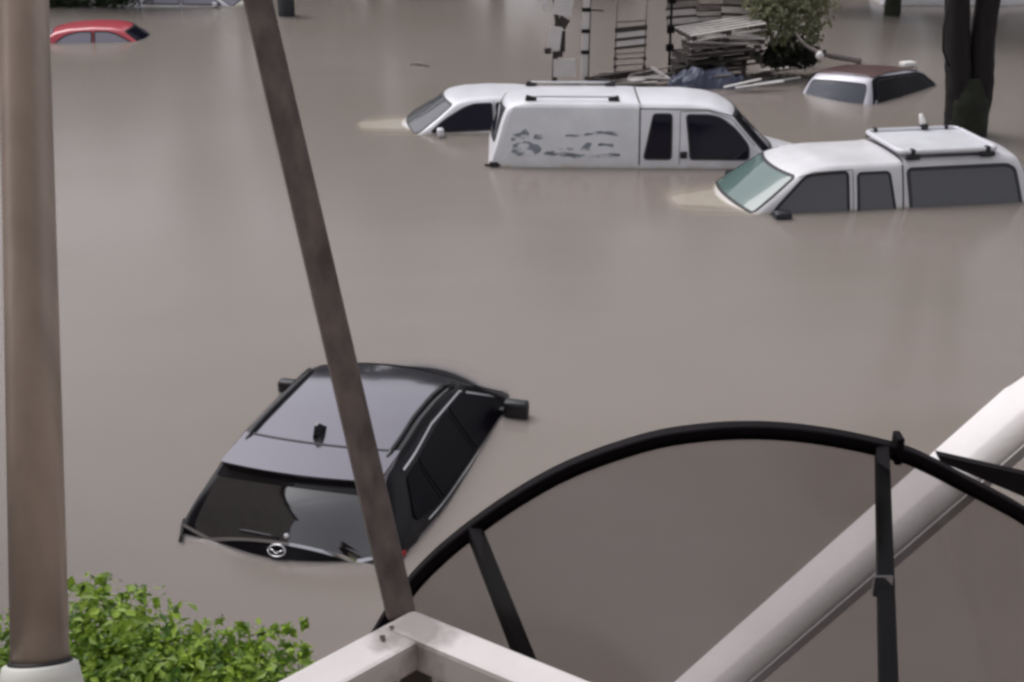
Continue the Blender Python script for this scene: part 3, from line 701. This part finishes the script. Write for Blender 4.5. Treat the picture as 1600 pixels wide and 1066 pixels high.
for i in range(len(arch) - 1):
    for k in range(K): F.append((i * (K + 1) + k, i * (K + 1) + k + 1, (i + 1) * (K + 1) + k + 1, (i + 1) * (K + 1) + k))
link_mesh('smoked_sheet', V, F, 'sheet', aw)
def rib(p0, p1, z1, wd):
    a = on_wall(*p0, YA - 0.005); h = z1 if z1 is not None else a.z
    d_ = ray(*p1); b = Vector((0, 0, CAM_H)) + d_ * ((h - CAM_H) / d_.z)
    pts = [a.lerp(b, k / 10)  for k in range(11)]
    pts.append(pts[-1] + (pts[-1] - pts[-2]) * 3)
    return tube('dome_rib', rel(aw, pts), 0, 'black_iron', aw, flat=(wd, 0.03))
r1 = rib((742, 832), (822, 1034), None, 0.026)
r2 = rib((1378, 706), (1388, 1075), None, 0.023)
jn = on_wall(1402, 700, YA) - aw.location
box('rib_clamp', jn + Vector((0, 0, 0.0)), (0.013, 0.035, 0.052), 'black_iron', aw, None, 0.003)
box('rib_joint', on_level(1382, 890, (r2.data.vertices[0].co + aw.location).z + 0.03) - aw.location + Vector((0, 0, -0.028)), (0.028, 0.005, 0.034), 'chrome', aw, None, 0.001)
# side blade of the awning running off to the right
e0, e1, e2 = on_wall(1466, 712, YA + 0.02), on_wall(1600, 742, YA + 0.10), on_wall(1600, 806, YA + 0.10)
dlt = (e1 - e0); e0b = on_wall(1470, 722, YA + 0.02); V = [e0, e0 + Vector((0, 0.02, 0)), e1 + dlt, e1 + dlt + Vector((0, 0.02, 0)), e2 + dlt * 1.1, e2 + dlt * 1.1 + Vector((0, 0.02, 0)), e0b, e0b + Vector((0, 0.02, 0))]
link_mesh('side_blade', rel(aw, V), [(0, 2, 4, 6), (1, 7, 5, 3), (0, 1, 3, 2), (2, 3, 5, 4), (4, 5, 7, 6), (0, 6, 7, 1)], 'black_iron', aw, False)

# white sloping coping that passes under the awning
c0, c3 = at_depth(904, 1249, 3.02), at_depth(1524, 706, 2.60); c1 = c0.lerp(c3, 0.5)
c4 = c0 + (c3 - c0) * 1.10
path = [c0.lerp(c4, k / 18) for k in range(18)] + spline([c4, c0 + (c3 - c0) * 1.17 + Vector((0.012, -0.004, -0.012)), c0 + (c3 - c0) * 1.24 + Vector((0.05, -0.02, -0.045)), c0 + (c3 - c0) * 1.36 + Vector((0.16, -0.06, -0.13))], 8)
V, F = [], []
sec = [(-0.074, -0.03), (-0.077, 0.010), (-0.073, 0.018), (-0.064, 0.021), (0.034, 0.025), (0.044, 0.022), (0.066, 0.000), (0.070, -0.03)]
for i, p in enumerate(path):
    dd = path[min(i + 1, len(path) - 1)] - path[max(0, i - 1)]; s_, u_ = frame_axes(dd)
    V += [p + (s_ * a + u_ * b) * 1.06 for a, b in sec]
k = len(sec)
for i in range(len(path) - 1):
    for j in range(k): F.append((i * k + j, i * k + (j + 1) % k, (i + 1) * k + (j + 1) % k, (i + 1) * k + j))
F += [tuple(range(k)), tuple(reversed([(len(path) - 1) * k + j for j in range(k)]))]
F = [tuple(reversed(f)) for f in F]
sc = empty('stair_coping', c1); tag(sc, 'thick white sloping stair coping with rounded top under the awning', 'coping')
link_mesh('coping_cap', rel(sc, V), F, 'coping', sc)
V = []
for i, p in enumerate(path):
    dd = path[min(i + 1, len(path) - 1)] - path[max(0, i - 1)]; s_, u_ = frame_axes(dd); V += [p + s_ * 0.076 + u_ * -0.012, p + s_ * 0.083 + u_ * -0.012, p + s_ * 0.083 + u_ * -0.03, p + s_ * 0.076 + u_ * -0.03]
F = []
for i in range(len(path) - 1):
    for j in range(4): F.append((i * 4 + j, (i + 1) * 4 + j, (i + 1) * 4 + (j + 1) % 4, i * 4 + (j + 1) % 4))
link_mesh('coping_flange', rel(sc, V), F, mat('grey_flange', (0.40, 0.38, 0.38), 0.5), sc, False)

# ================================================================== VEGETATION
def leaf_cloud(name, centres, n, size, m, parent, rnd, shell=0.55, aspect=0.5):
    V, F = [], []
    tot = sum(c[1].x * c[1].y * c[1].z for c in centres)
    for ce, ra in centres:
        k = int(n * ra.x * ra.y * ra.z / tot)
        for _ in range(k):
            while True:
                u = Vector((rnd.gauss(0, 1), rnd.gauss(0, 1), rnd.gauss(0, 1)))
                if u.length > 0.01: break
            u.normalize(); rr = (shell + (1 - shell) * rnd.random()) * (1.0 + rnd.gauss(0, 0.07))
            p = ce + Vector((u.x * ra.x, u.y * ra.y, u.z * ra.z)) * rr
            nrm = (u + Vector((rnd.gauss(0, .6), rnd.gauss(0, .6), rnd.gauss(0.5, .6)))).normalized()
            s_, u_ = frame_axes(nrm); an = rnd.uniform(0, 6.28); t = s_ * math.cos(an) + u_ * math.sin(an); b = nrm.cross(t)
            L = size * rnd.choice((rnd.uniform(0.45, 0.9), rnd.uniform(0.8, 1.6))); W = L * aspect; i = len(V)
            V += [p - t * L / 2, p + b * W / 2 + nrm * L * 0.05, p + t * L / 2 - nrm * L * 0.12, p - b * W / 2 + nrm * L * 0.05]
            F += [(i, i + 1, i + 2), (i, i + 2, i + 3)]
    return link_mesh(name, V, F, m, parent, False)

# bright green bush below the balcony
rnd = random.Random(3)
bc = at_depth(300, 1150, 5.2)
bush = empty('garden_bush', (bc.x, bc.y, -1.2)); tag(bush, 'bright green leafy bush at the lower left beside the pole', 'bush')
cl = []
for (px, py, z, r_) in ((150, 985, 5.3, .30), (205, 1010, 5.2, .30), (120, 1070, 5.2, .34), (255, 1060, 5.1, .30), (330, 1050, 5.2, .26), (395, 1045, 5.3, .24), (430, 1075, 5.2, .24), (300, 1110, 5.0, .34), (200, 1110, 5.0, .38), (410, 1130, 5.1, .34), (60, 1080, 5.3, .32), (0, 1010, 5.4, .24), (-30, 1080, 5.3, .34), (160, 935, 5.4, .12), (345, 1000, 5.3, .13), (450, 1010, 5.35, .08), (290, 1010, 5.3, .14)):
    cl.append((at_depth(px, py + 10, z) - bush.location, Vector((r_, r_, r_ * 0.85))))
tag(leaf_cloud('foliage', cl, 12500, 0.048, 'leaf_bright', bush, rnd, 0.35, 0.55), kind='stuff')
spr = [(at_depth(x, y, 5.35) - bush.location, Vector((0.03, 0.03, 0.03))) for x, y in ((160, 905), (222, 925), (475, 975), (450, 985), (430, 982), (410, 990), (478, 1020), (345, 970), (380, 985), (130, 915), (190, 935))]
tag(leaf_cloud('sprig_leaves', spr, 110, 0.05, 'leaf_bright', bush, rnd, 0.2, 0.5), kind='stuff')
for k in range(6):
    e = cl[k][0]; tube('stem', [(0.1 * k - 0.25, 0, 0), (e.x * 0.5, e.y * 0.5, e.z * 0.5), e], [0.03, 0.02, 0.008], 'bark_green', bush, 6)

# twin-trunk tree at the right
tb_ = on_level(1508, 208)
tree = empty('twin_trunk_tree', (tb_.x, tb_.y, -1.2)); tag(tree, 'tall tree with two dark trunks joined at a mossy foot, right of the cars', 'tree')
def rough_trunk(name, pts, rads, m, parent, seed, amp=0.09):
    rn = random.Random(seed); P = spline(pts, 9); n = 20; rr = []
    for i in range(len(P)):
        t = i / (len(P) - 1) * (len(rads) - 1); k = min(int(t), len(rads) - 2); rr.append(rads[k] + (rads[k + 1] - rads[k]) * (t - k))
    v, f = tube_geo(P, rr, n, True); rid = [rn.uniform(-amp, amp) for _ in range(n)]
    for i, p in enumerate(v):
        ce = P[i // n]; v[i] = ce + (p - ce) * (1 + rid[i % n] + rn.uniform(-amp, amp) * 0.7)
    return link_mesh(name, v, f, m, parent)
rough_trunk('root_stock', [(0, 0, 0), (0, 0, 1.2), (-0.02, 0, 1.7), (-0.04, 0.02, 2.1)], [0.50, 0.33, 0.33, 0.22], 'bark_green', tree, 1, 0.04)
rough_trunk('trunk', [(-0.13, 0, 1.1), (-0.19, 0.0, 1.9), (-0.37, 0.1, 3.3), (-0.6, 0.3, 6.0), (-0.9, 0.5, 8.0)], [0.20, 0.20, 0.185, 0.17, 0.12], 'bark', tree, 2)
rough_trunk('trunk', [(0.10, 0, 1.1), (0.14, 0.0, 1.9), (0.10, 0.1, 3.3), (0.4, 0.2, 6.0), (1.0, 0.2, 8.0)], [0.19, 0.195, 0.18, 0.16, 0.12], 'bark', tree, 3)
tube('vine', [(-0.55, -0.1, 3.5), (-0.62, -0.15, 2.9), (-0.58, -0.15, 2.55), (-0.44, -0.1, 2.3)], 0.018, 'bark', tree, 6)
rnd = random.Random(11)
crown = [(Vector((rnd.uniform(-2.6, 3.2), rnd.uniform(-2.2, 2.2), rnd.uniform(7.2, 11))), Vector((1, 1, .8)) * rnd.uniform(0.9, 1.6)) for _ in range(14)]
tag(leaf_cloud('crown', crown, 9000, 0.22, 'leaf_dark', tree, rnd, 0.3), kind='stuff')

def far_tree(name, label, base, h, spread, rn, trunk_r=0.2, m='leaf_dark', n=5000, cz=0.68, tm='bark_green', group=None):
    t = empty(name, (base.x, base.y, -1.2)); tag(t, label, 'tree', group)
    rough_trunk('trunk', [(0, 0, 0), (0.03, 0, 1.5), (-0.05, 0.1, h * 0.5), (0.1, 0, h * 0.85)], [trunk_r * 1.2, trunk_r, trunk_r * 0.8, trunk_r * 0.3], tm, t, 5)
    cs = [(Vector((rn.uniform(-1, 1) * spread, rn.uniform(-1, 1) * spread, h * (cz + rn.uniform(-.30, .32) * (1 if cz < .6 else .7)))), Vector((1, 1, .85)) * spread * rn.uniform(.35, .6)) for _ in range(16)]
    tag(leaf_cloud('crown', cs, n, 0.50, m, t, rn, 0.3), kind='stuff'); return t
rn = random.Random(21)
far_tree('garden_tree', 'slim olive tree trunk at the top edge, left of the twin trunks', on_level(1392, 23), 8, 2.2, rn, 0.19, 'leaf_olive')
bank = ((-13.0, 37.5, 7.0, 3.2, 'broad dark tree beyond the red sedan'), (-9.0, 44, 10.5, 3.4, 'dark tree beyond the far white car on the left'), (-4.5, 43, 11.5, 3.4, 'dark tree on the far bank beyond the slanted bar'),
        (-0.5, 44, 12.5, 3.4, 'tall dark tree in the middle of the far bank'), (3.5, 43, 11.5, 3.2, 'dark tree on the far bank beyond the broken post'), (7.0, 45, 11.5, 3.4, 'dark tree beyond the pallets on the far bank'),
        (11.5, 46, 9, 3.0, 'dark tree on the far bank beyond the hatchback'), (17.5, 42, 11, 3.6, 'dark tree on the far bank right of the twin trunks'), (22.5, 44, 11, 3.6, 'dark tree at the far right bank'), (-22, 46, 9, 3.8, 'dark tree at the far left bank'))
for (x, y, h, sp, lb) in bank:
    far_tree('bank_tree', lb, Vector((x, y, 0)), h, sp, rn, 0.25, n=6500, cz=0.50, group='trees on the far bank')
# low dark hedge behind the red sedan
hb = on_level(152, 15); hedge = empty('hedge', (hb.x, hb.y, -1.2)); tag(hedge, 'low dark hedge standing in the water behind the red sedan', 'hedge')
rn = random.Random(5)
hc = [(Vector((-1.5 + 0.33 * k, 0.5 + 0.2 * rn.random(), 1.45)), Vector((0.38, 0.42, 0.6))) for k in range(9)]
tag(leaf_cloud('foliage', hc, 3500, 0.12, 'leaf_dark', hedge, rn, 0.3), kind='stuff')
for k in range(5): tube('stem', [(-1.3 + k * 0.6, 0.5, 0), (-1.3 + k * 0.6, 0.55, 1.4)], 0.03, 'bark', hedge, 6)

# olive bush beside the pallet heap, dark hollow under it
ob_ = on_level(1225, 103); ob = empty('waterside_bush', (ob_.x, ob_.y, -1.2)); tag(ob, 'olive bush with a dark hollow base right of the pallet stack', 'bush')
rn = random.Random(9); oc = []
for (px, py, r_) in ((1200, 20, .45), (1235, 10, .55), (1260, 40, .38), (1190, 50, .34), (1225, 55, .40), (1210, -25, .55), (1262, 0, .45), (1180, 5, .30), (1272, 55, .24), (1240, -60, .6), (1284, 28, .26), (1292, 5, .3)):
    p = at_depth(px, py, 24.6) - ob.location; oc.append((p, Vector((r_, r_, r_))))
tag(leaf_cloud('foliage', oc, 3000, 0.13, 'leaf_olive', ob, rn, 0.25), kind='stuff')
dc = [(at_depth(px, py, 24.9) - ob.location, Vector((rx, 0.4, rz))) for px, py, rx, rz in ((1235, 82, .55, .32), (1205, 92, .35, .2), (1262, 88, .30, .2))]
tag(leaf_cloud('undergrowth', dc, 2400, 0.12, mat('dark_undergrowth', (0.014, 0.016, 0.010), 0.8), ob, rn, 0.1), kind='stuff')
for k in range(4): tube('stem', [(-0.3 + 0.2 * k, 0, 0), (-0.2 + 0.15 * k, 0.1, 1.5), (-0.5 + 0.35 * k, 0.1, 2.4)], [0.05, 0.04, 0.02], 'bark', ob, 6)
# pale curved branch lying from the bush towards the hatchback
br = [at_depth(1242, 50, 24.3), at_depth(1256, 68, 24.2), at_depth(1275, 80, 24.1), at_depth(1300, 88, 24.0), on_level(1342, 98) + Vector((0, 0, 0.04))]
tag(tube('fallen_branch', spline(br, 5), [0.022 + 0.04 * (k / 20) for k in range(21)], 'wood_mid', None, 8), 'pale curved branch hanging from the olive bush into the water', 'branch')
p = at_depth(1281, 87, 23.85); bm = bmesh.new(); bmesh.ops.create_uvsphere(bm, u_segments=14, v_segments=10, radius=0.075, matrix=Matrix.Diagonal((1, 1, 1.1, 1)))
fl = empty('round_jug', p); tag(fl, 'round white plastic jug caught on the pale curved branch', 'jug')
from_bm('jug_body', bm, 'foam', fl, True); tube('jug_neck', [(0.04, 0, 0.05), (0.10, 0, 0.10)], [0.035, 0.025], 'plastic', fl, 8)
tag(beam('floating_plank', on_level(1186, 114) + Vector((0, 0, .02)), on_level(1268, 104) + Vector((0, 0, .02)), 0.10, 0.04, 'wood_pale', None, 0.006), 'thin pale plank floating along the front of the olive bush', 'plank')
bm = bmesh.new(); bm_box(bm, (0, 0, 0.0), (0.30, 0.2, 0.10), Matrix.Rotation(0.4, 3, 'Z'), 0.03)
fo = from_bm('foam_block', bm, 'foam', None, True); fo.location = on_level(1418, 104) + Vector((0, 0, 0.05)); tag(fo, 'small white foam block floating beyond the hatchback', 'foam block')

# ================================================================== WRECKED RACKS AND PALLETS
D = 24.3
def pix(px, py, d=D): return at_depth(px, py, d)
# stack of pallets: boards one by one
def pallet(name, loc, label, wd, tilt, yaw, m, nb=5):
    t = empty(name, loc, yaw); t.rotation_euler.y = tilt; tag(t, label, 'pallet', 'pallets piled in the floodwater')
    for k in range(nb): box('top_board', (0, -0.45 + 0.9 * k / (nb - 1), 0.055), (wd, 0.10, 0.020), m, t, None, 0.003)
    for k in range(3):
        box('bearer', (-wd / 2 + 0.06 + (wd - 0.12) * k / 2, 0, 0.0), (0.09, 1.0, 0.085), 'wood_dark', t, None, 0.004)
    for k in range(3): box('bottom_board', (0, -0.45 + 0.45 * k, -0.053), (wd, 0.10, 0.018), m, t, None, 0.003)
    return t
rn = random.Random(4)
ordn = ['lowest', 'second lowest', 'third lowest', 'fourth lowest', 'middle', 'sixth from the water', 'seventh from the water', 'eighth from the water', 'ninth from the water', 'topmost']
base = on_level(1118, 128)
for k in range(6):
    pallet('pallet', (base.x + rn.uniform(-.14, .12) + 0.02 * k, base.y + 0.45 + rn.uniform(-.05, .05), 0.16 + 0.155 * k), ordn[k] + ' pallet of the slanting pile left of the olive bush',
           1.55 + rn.uniform(-.25, .15), R(rn.uniform(-8, 3)), R(rn.uniform(-13, 13)), 'wood_dark' if k < 3 else ('wood_pale' if k in (4, 5) else 'wood_mid'), rn.choice((4, 5, 5)))  # lowest pallets coloured dark for the shade inside the pile
# slatted frames standing upright behind the pile
def slat_frame(px, label, wd, ht, z0, lean, n, yo):
    b_ = on_level(px, 128); t = empty('slat_frame', (b_.x, b_.y + yo, z0)); t.rotation_euler = (R(-4), R(lean), R(4)); tag(t, label, 'frame', 'slatted frames above the pallet pile')
    for sg in (-1, 1): box('upright', (sg * (wd / 2 - 0.03), 0.03, ht / 2), (0.05, 0.05, ht), 'wood_dark', t, None, 0.004)
    for k in range(n):
        z = ht * (k + 0.5) / n; box('slat', (rn.uniform(-.03, .03), -0.01, z), (wd + rn.uniform(-.02, .1), 0.022, ht / n * 0.62), 'wood_pale' if k % 3 else 'wood_mid', t, Matrix.Rotation(R(rn.uniform(-5, 1)), 3, 'Y'), 0.003)
        box('gap_shade_strip', (rn.uniform(-.04, .04), 0.02, z + ht / n * 0.48), (wd, 0.02, ht / n * 0.30), 'wood_dark', t, Matrix.Rotation(R(rn.uniform(-4, 1)), 3, 'Y'), 0.003)  # dark strip painted in for the shade between slats
slat_frame(1072, 'slatted wooden frame upright over the left end of the pallet pile', 0.58, 1.9, 0.75, -2, 12, 1.0)
slat_frame(1160, 'slatted wooden frame upright over the right end of the pallet pile', 0.62, 1.7, 0.75, 3, 10, 1.1)
slat_frame(1118, 'low slatted wooden frame between the two upright frames', 0.55, 0.45, 0.80, 1, 4, 1.3)
# black corner posts of the pile
pc = empty('pile_post', on_level(1045, 120)); tag(pc, 'thin black post with knots at the left end of the pallet pile', 'post')
tube('shaft', [(0, 0, -1), (0.0, 0.1, 2.4)], 0.025, 'black_iron', pc, 8)
for z in (0.55, 0.90, 1.45): box('clamp', (0, 0.05, z), (0.15, 0.12, 0.13), 'black_iron', pc, None, 0.02)
# ladder-like rack in the middle
lb_ = on_level(983, 124); ld = empty('slatted_rack', (lb_.x, lb_.y, 0)); tag(ld, 'grey rack with three dark slats between two uprights, left of the pallets', 'rack')
hwid = 0.28
for sg in (-1, 1): tube('upright', [(sg * hwid, 0, -0.9), (sg * hwid, 0.0, 2.2)], 0.018, 'wood_mid', ld, 8)
for z, hh in ((0.70, 0.10), (0.87, 0.11)): box('slat', (0, 0.0, z), (2 * hwid, 0.02, hh), 'board', ld, Matrix.Rotation(R(-6), 3, 'Y'), 0.004)
for z, hh in ((0.62, 0.05), (0.78, 0.05), (0.96, 0.09)): box('slat', (0, -0.02, z), (2 * hwid + 0.06, 0.03, hh), 'wood_dark', ld, Matrix.Rotation(R(-6), 3, 'Y'), 0.004)
for z in (0.16, 0.28, 0.40, 0.50, 1.10, 1.62): box('slat', (0, 0.0, z), (2 * hwid + 0.04, 0.025, 0.035), 'wood_mid', ld, Matrix.Rotation(R(-4), 3, 'Y'), 0.004)
for sg in (-1, 1):
    for z in (0.08, 0.24, 0.40): box('knot', (sg * hwid, -0.01, z), (0.07, 0.06, 0.06), 'wood_dark', ld, None, 0.008)
# pale upright with black bands
ub = on_level(912, 122); up_ = empty('banded_post', (ub.x, ub.y, 0)); tag(up_, 'pale upright post with black bands, left of the slatted rack', 'post')
beam('shaft', (0, 0, -1), (0.04, 0, 2.3), 0.12, 0.07, 'board', up_, 0.006)
for z in (0.50, 0.90, 1.30, 1.72): box('band', (0.02, -0.01, z), (0.17, 0.11, 0.07), 'black_iron', up_, None, 0.01)
beam('side_strip', (0.075, -0.01, -1), (0.10, -0.01, 2.3), 0.035, 0.04, 'wood_dark', up_, 0.004)
beam('peg', (0.06, -0.03, 1.30), (0.35, -0.03, 1.28), 0.03, 0.03, 'wood_dark', up_, 0.004)
# tall broken post with hanging pale boards
kb = on_level(865, 126); kp = empty('broken_post', (kb.x, kb.y, 0)); tag(kp, 'dark broken post with pale boards nailed to it, behind the canopy roof', 'post')
tube('shaft', [(0.0, 0, -1), (0.02, 0, 0.5), (0.05, 0, 1.1), (-0.02, 0, 1.8), (-0.05, 0, 2.4)], [0.05, 0.05, 0.045, 0.04, 0.04], 'wood_dark', kp, 8)
for (x, z, w_, h_, r_, m_) in ((0.18, 1.55, 0.36, 0.62, 8, 'board'), (0.02, 0.80, 0.22, 0.46, 6, 'board'), (0.20, 0.25, 0.42, 0.34, 0, 'board'), (-0.14, 1.60, 0.12, 0.55, 12, 'board'), (0.16, 1.10, 0.20, 0.20, 30, 'wood_dark'), (0.15, 0.75, 0.12, 0.40, 0, 'wood_dark')):
    box('nailed_board', (x, -0.07 if m_ == 'board' else -0.04, z), (w_, 0.025, h_), m_, kp, Matrix.Rotation(R(r_), 3, 'Y'), 0.004)
for (x, z) in ((-0.12, 0.58), (0.1, 0.52)): box('bracket', (x, -0.09, z), (0.13, 0.09, 0.11), 'wood_dark', kp, None, 0.02)
# loose beams, boards and tarp at the foot
def loose(name, a, b, wd, ht, m, label, cat, za=0.05, zb=0.05):
    A, B = on_level(*a, za), on_level(*b, zb); tag(beam(name, A, B, wd, ht, m, None, 0.005), label, cat)
loose('dark_beam', (925, 124), (1020, 109), 0.12, 0.10, 'wood_dark', 'dark beam floating at the foot of the slatted rack', 'beam')
loose('long_pole', (915, 122), (1048, 142), 0.07, 0.07, 'wood_dark', 'long dark pole floating from the banded post to the tarp', 'beam')
loose('pale_board', (985, 126), (1035, 118), 0.22, 0.03, 'board', 'pale board lying in the water by the blue tarp', 'board')
loose('short_plank', (1017, 105), (1050, 126), 0.10, 0.03, 'wood_pale', 'short pale plank propped beside the blue tarp', 'plank', 0.25, 0.04)
loose('grey_board', (1010, 133), (1050, 129), 0.16, 0.03, 'wood_mid', 'grey board between the long pole and the tarp', 'board')
loose('tarp_edge_pole', (1042, 140), (1120, 130), 0.05, 0.05, 'tarp', 'thin blue-grey pole along the front edge of the tarp', 'pole')
rn = random.Random(31)
for k in range(16):
    px_, py_ = rn.uniform(930, 1185), rn.uniform(112, 138); A = on_level(px_, py_, rn.uniform(0.01, 0.12)); an = rn.uniform(-0.5, 0.6); L_ = rn.uniform(0.4, 1.0)
    B = A + Vector((math.cos(an) * L_, math.sin(an) * L_, rn.uniform(-0.02, 0.22)))
    tag(beam('loose_slat', A, B, rn.uniform(0.04, 0.09), 0.025, rn.choice(('wood_pale', 'wood_mid', 'wood_dark', 'board')), None, 0.003), 'loose slat lying in the tangle at the foot of the racks and pallets', 'slat', 'loose slats in the tangle')
# crumpled tarp
rn = random.Random(8); tpb = on_level(1100, 128); N1, N2 = 26, 12; V, F = [], []
for i in range(N1 + 1):
    for j in range(N2 + 1):
        u, v = i / N1, j / N2
        h = 0.03 + 0.27 * math.sin(math.pi * u) ** 0.7 * math.sin(math.pi * min(1, 0.1 + v)) ** 0.8 + rn.uniform(-.05, .05) + 0.06 * math.sin(u * 17 + v * 6)
        V.append((-0.75 + 1.5 * u + rn.uniform(-.02, .02), -0.3 + 0.75 * v, h if 0 < i < N1 and 0 < j < N2 else -0.03))
for i in range(N1):
    for j in range(N2): F.append((i * (N2 + 1) + j, (i + 1) * (N2 + 1) + j, (i + 1) * (N2 + 1) + j + 1, i * (N2 + 1) + j + 1))
tp = link_mesh('tarp', V, F, 'tarp', None, False); tp.location = (tpb.x, tpb.y - 0.35, 0); tag(tp, 'crumpled blue-grey tarp in front of the pallet pile', 'tarp')

# black post at the top edge right of the slanted bar
bp_ = on_level(448, 24); bpo = empty('round_post', (bp_.x, bp_.y, 0)); tag(bpo, 'thick black round post at the top edge beside the slanted bar', 'post')
tube('shaft', [(0, 0, -1.2), (0, 0, -0.02), (0, 0, 0.9)], [0.21, 0.21, 0.20], 'plastic', bpo, 20); tube('cap', [(0, 0, 0.9), (0, 0, 0.95)], [0.23, 0.22], 'plastic', bpo, 20)
# drifting twig left of the sedan roof
tw = on_level(655, 102); tag(tube('drift_twig', [tw + Vector((-0.2, 0.1, 0.0)), tw + Vector((0, 0, 0.03)), tw + Vector((0.22, -0.15, 0.0))], [0.02, 0.035, 0.015], 'wood_mid', None, 6), 'dark twig drifting beyond the white sedan', 'twig')

# ================================================================== HOUSE behind the viewer, and an unseen block added for the car glass
hs_ = empty('house', (0, -0.6, 0)); tag(hs_, 'plastered house with gable roof that carries the balcony', 'house')
box('wall', (0.2, -4.0, 3.0), (9.0, 8.0, 8.4), 'wall', hs_)
RP = [(-4.9, 7.25), (0.2, 8.6), (5.3, 7.25)]
V = [(x, y, z + dz) for x, z in RP for y in (0.35, -8.4) for dz in (0.0, 0.16)]
F = []
for k in range(2):
    a, b = 4 * k, 4 * k + 4
    F += [(a + 1, a + 3, b + 3, b + 1), (a, b, b + 2, a + 2), (a, a + 1, b + 1, b), (a + 2, b + 2, b + 3, a + 3)]
link_mesh('roof', V, F, 'roof', hs_, False)

nb = empty('reflection_block', (-7.0, -4.0, 0)); tag(nb, 'unseen block left of the balcony, added for the dark reflection in the SUV glass', 'house')
box('wall', (-2.6, 9.8, 4.6), (5.2, 8.4, 11.6), 'wall', nb); box('roof', (-2.6, 9.8, 10.52), (5.8, 9.0, 0.24), 'roof', nb)  # out of view, sized to throw a dark shape into the rear glass
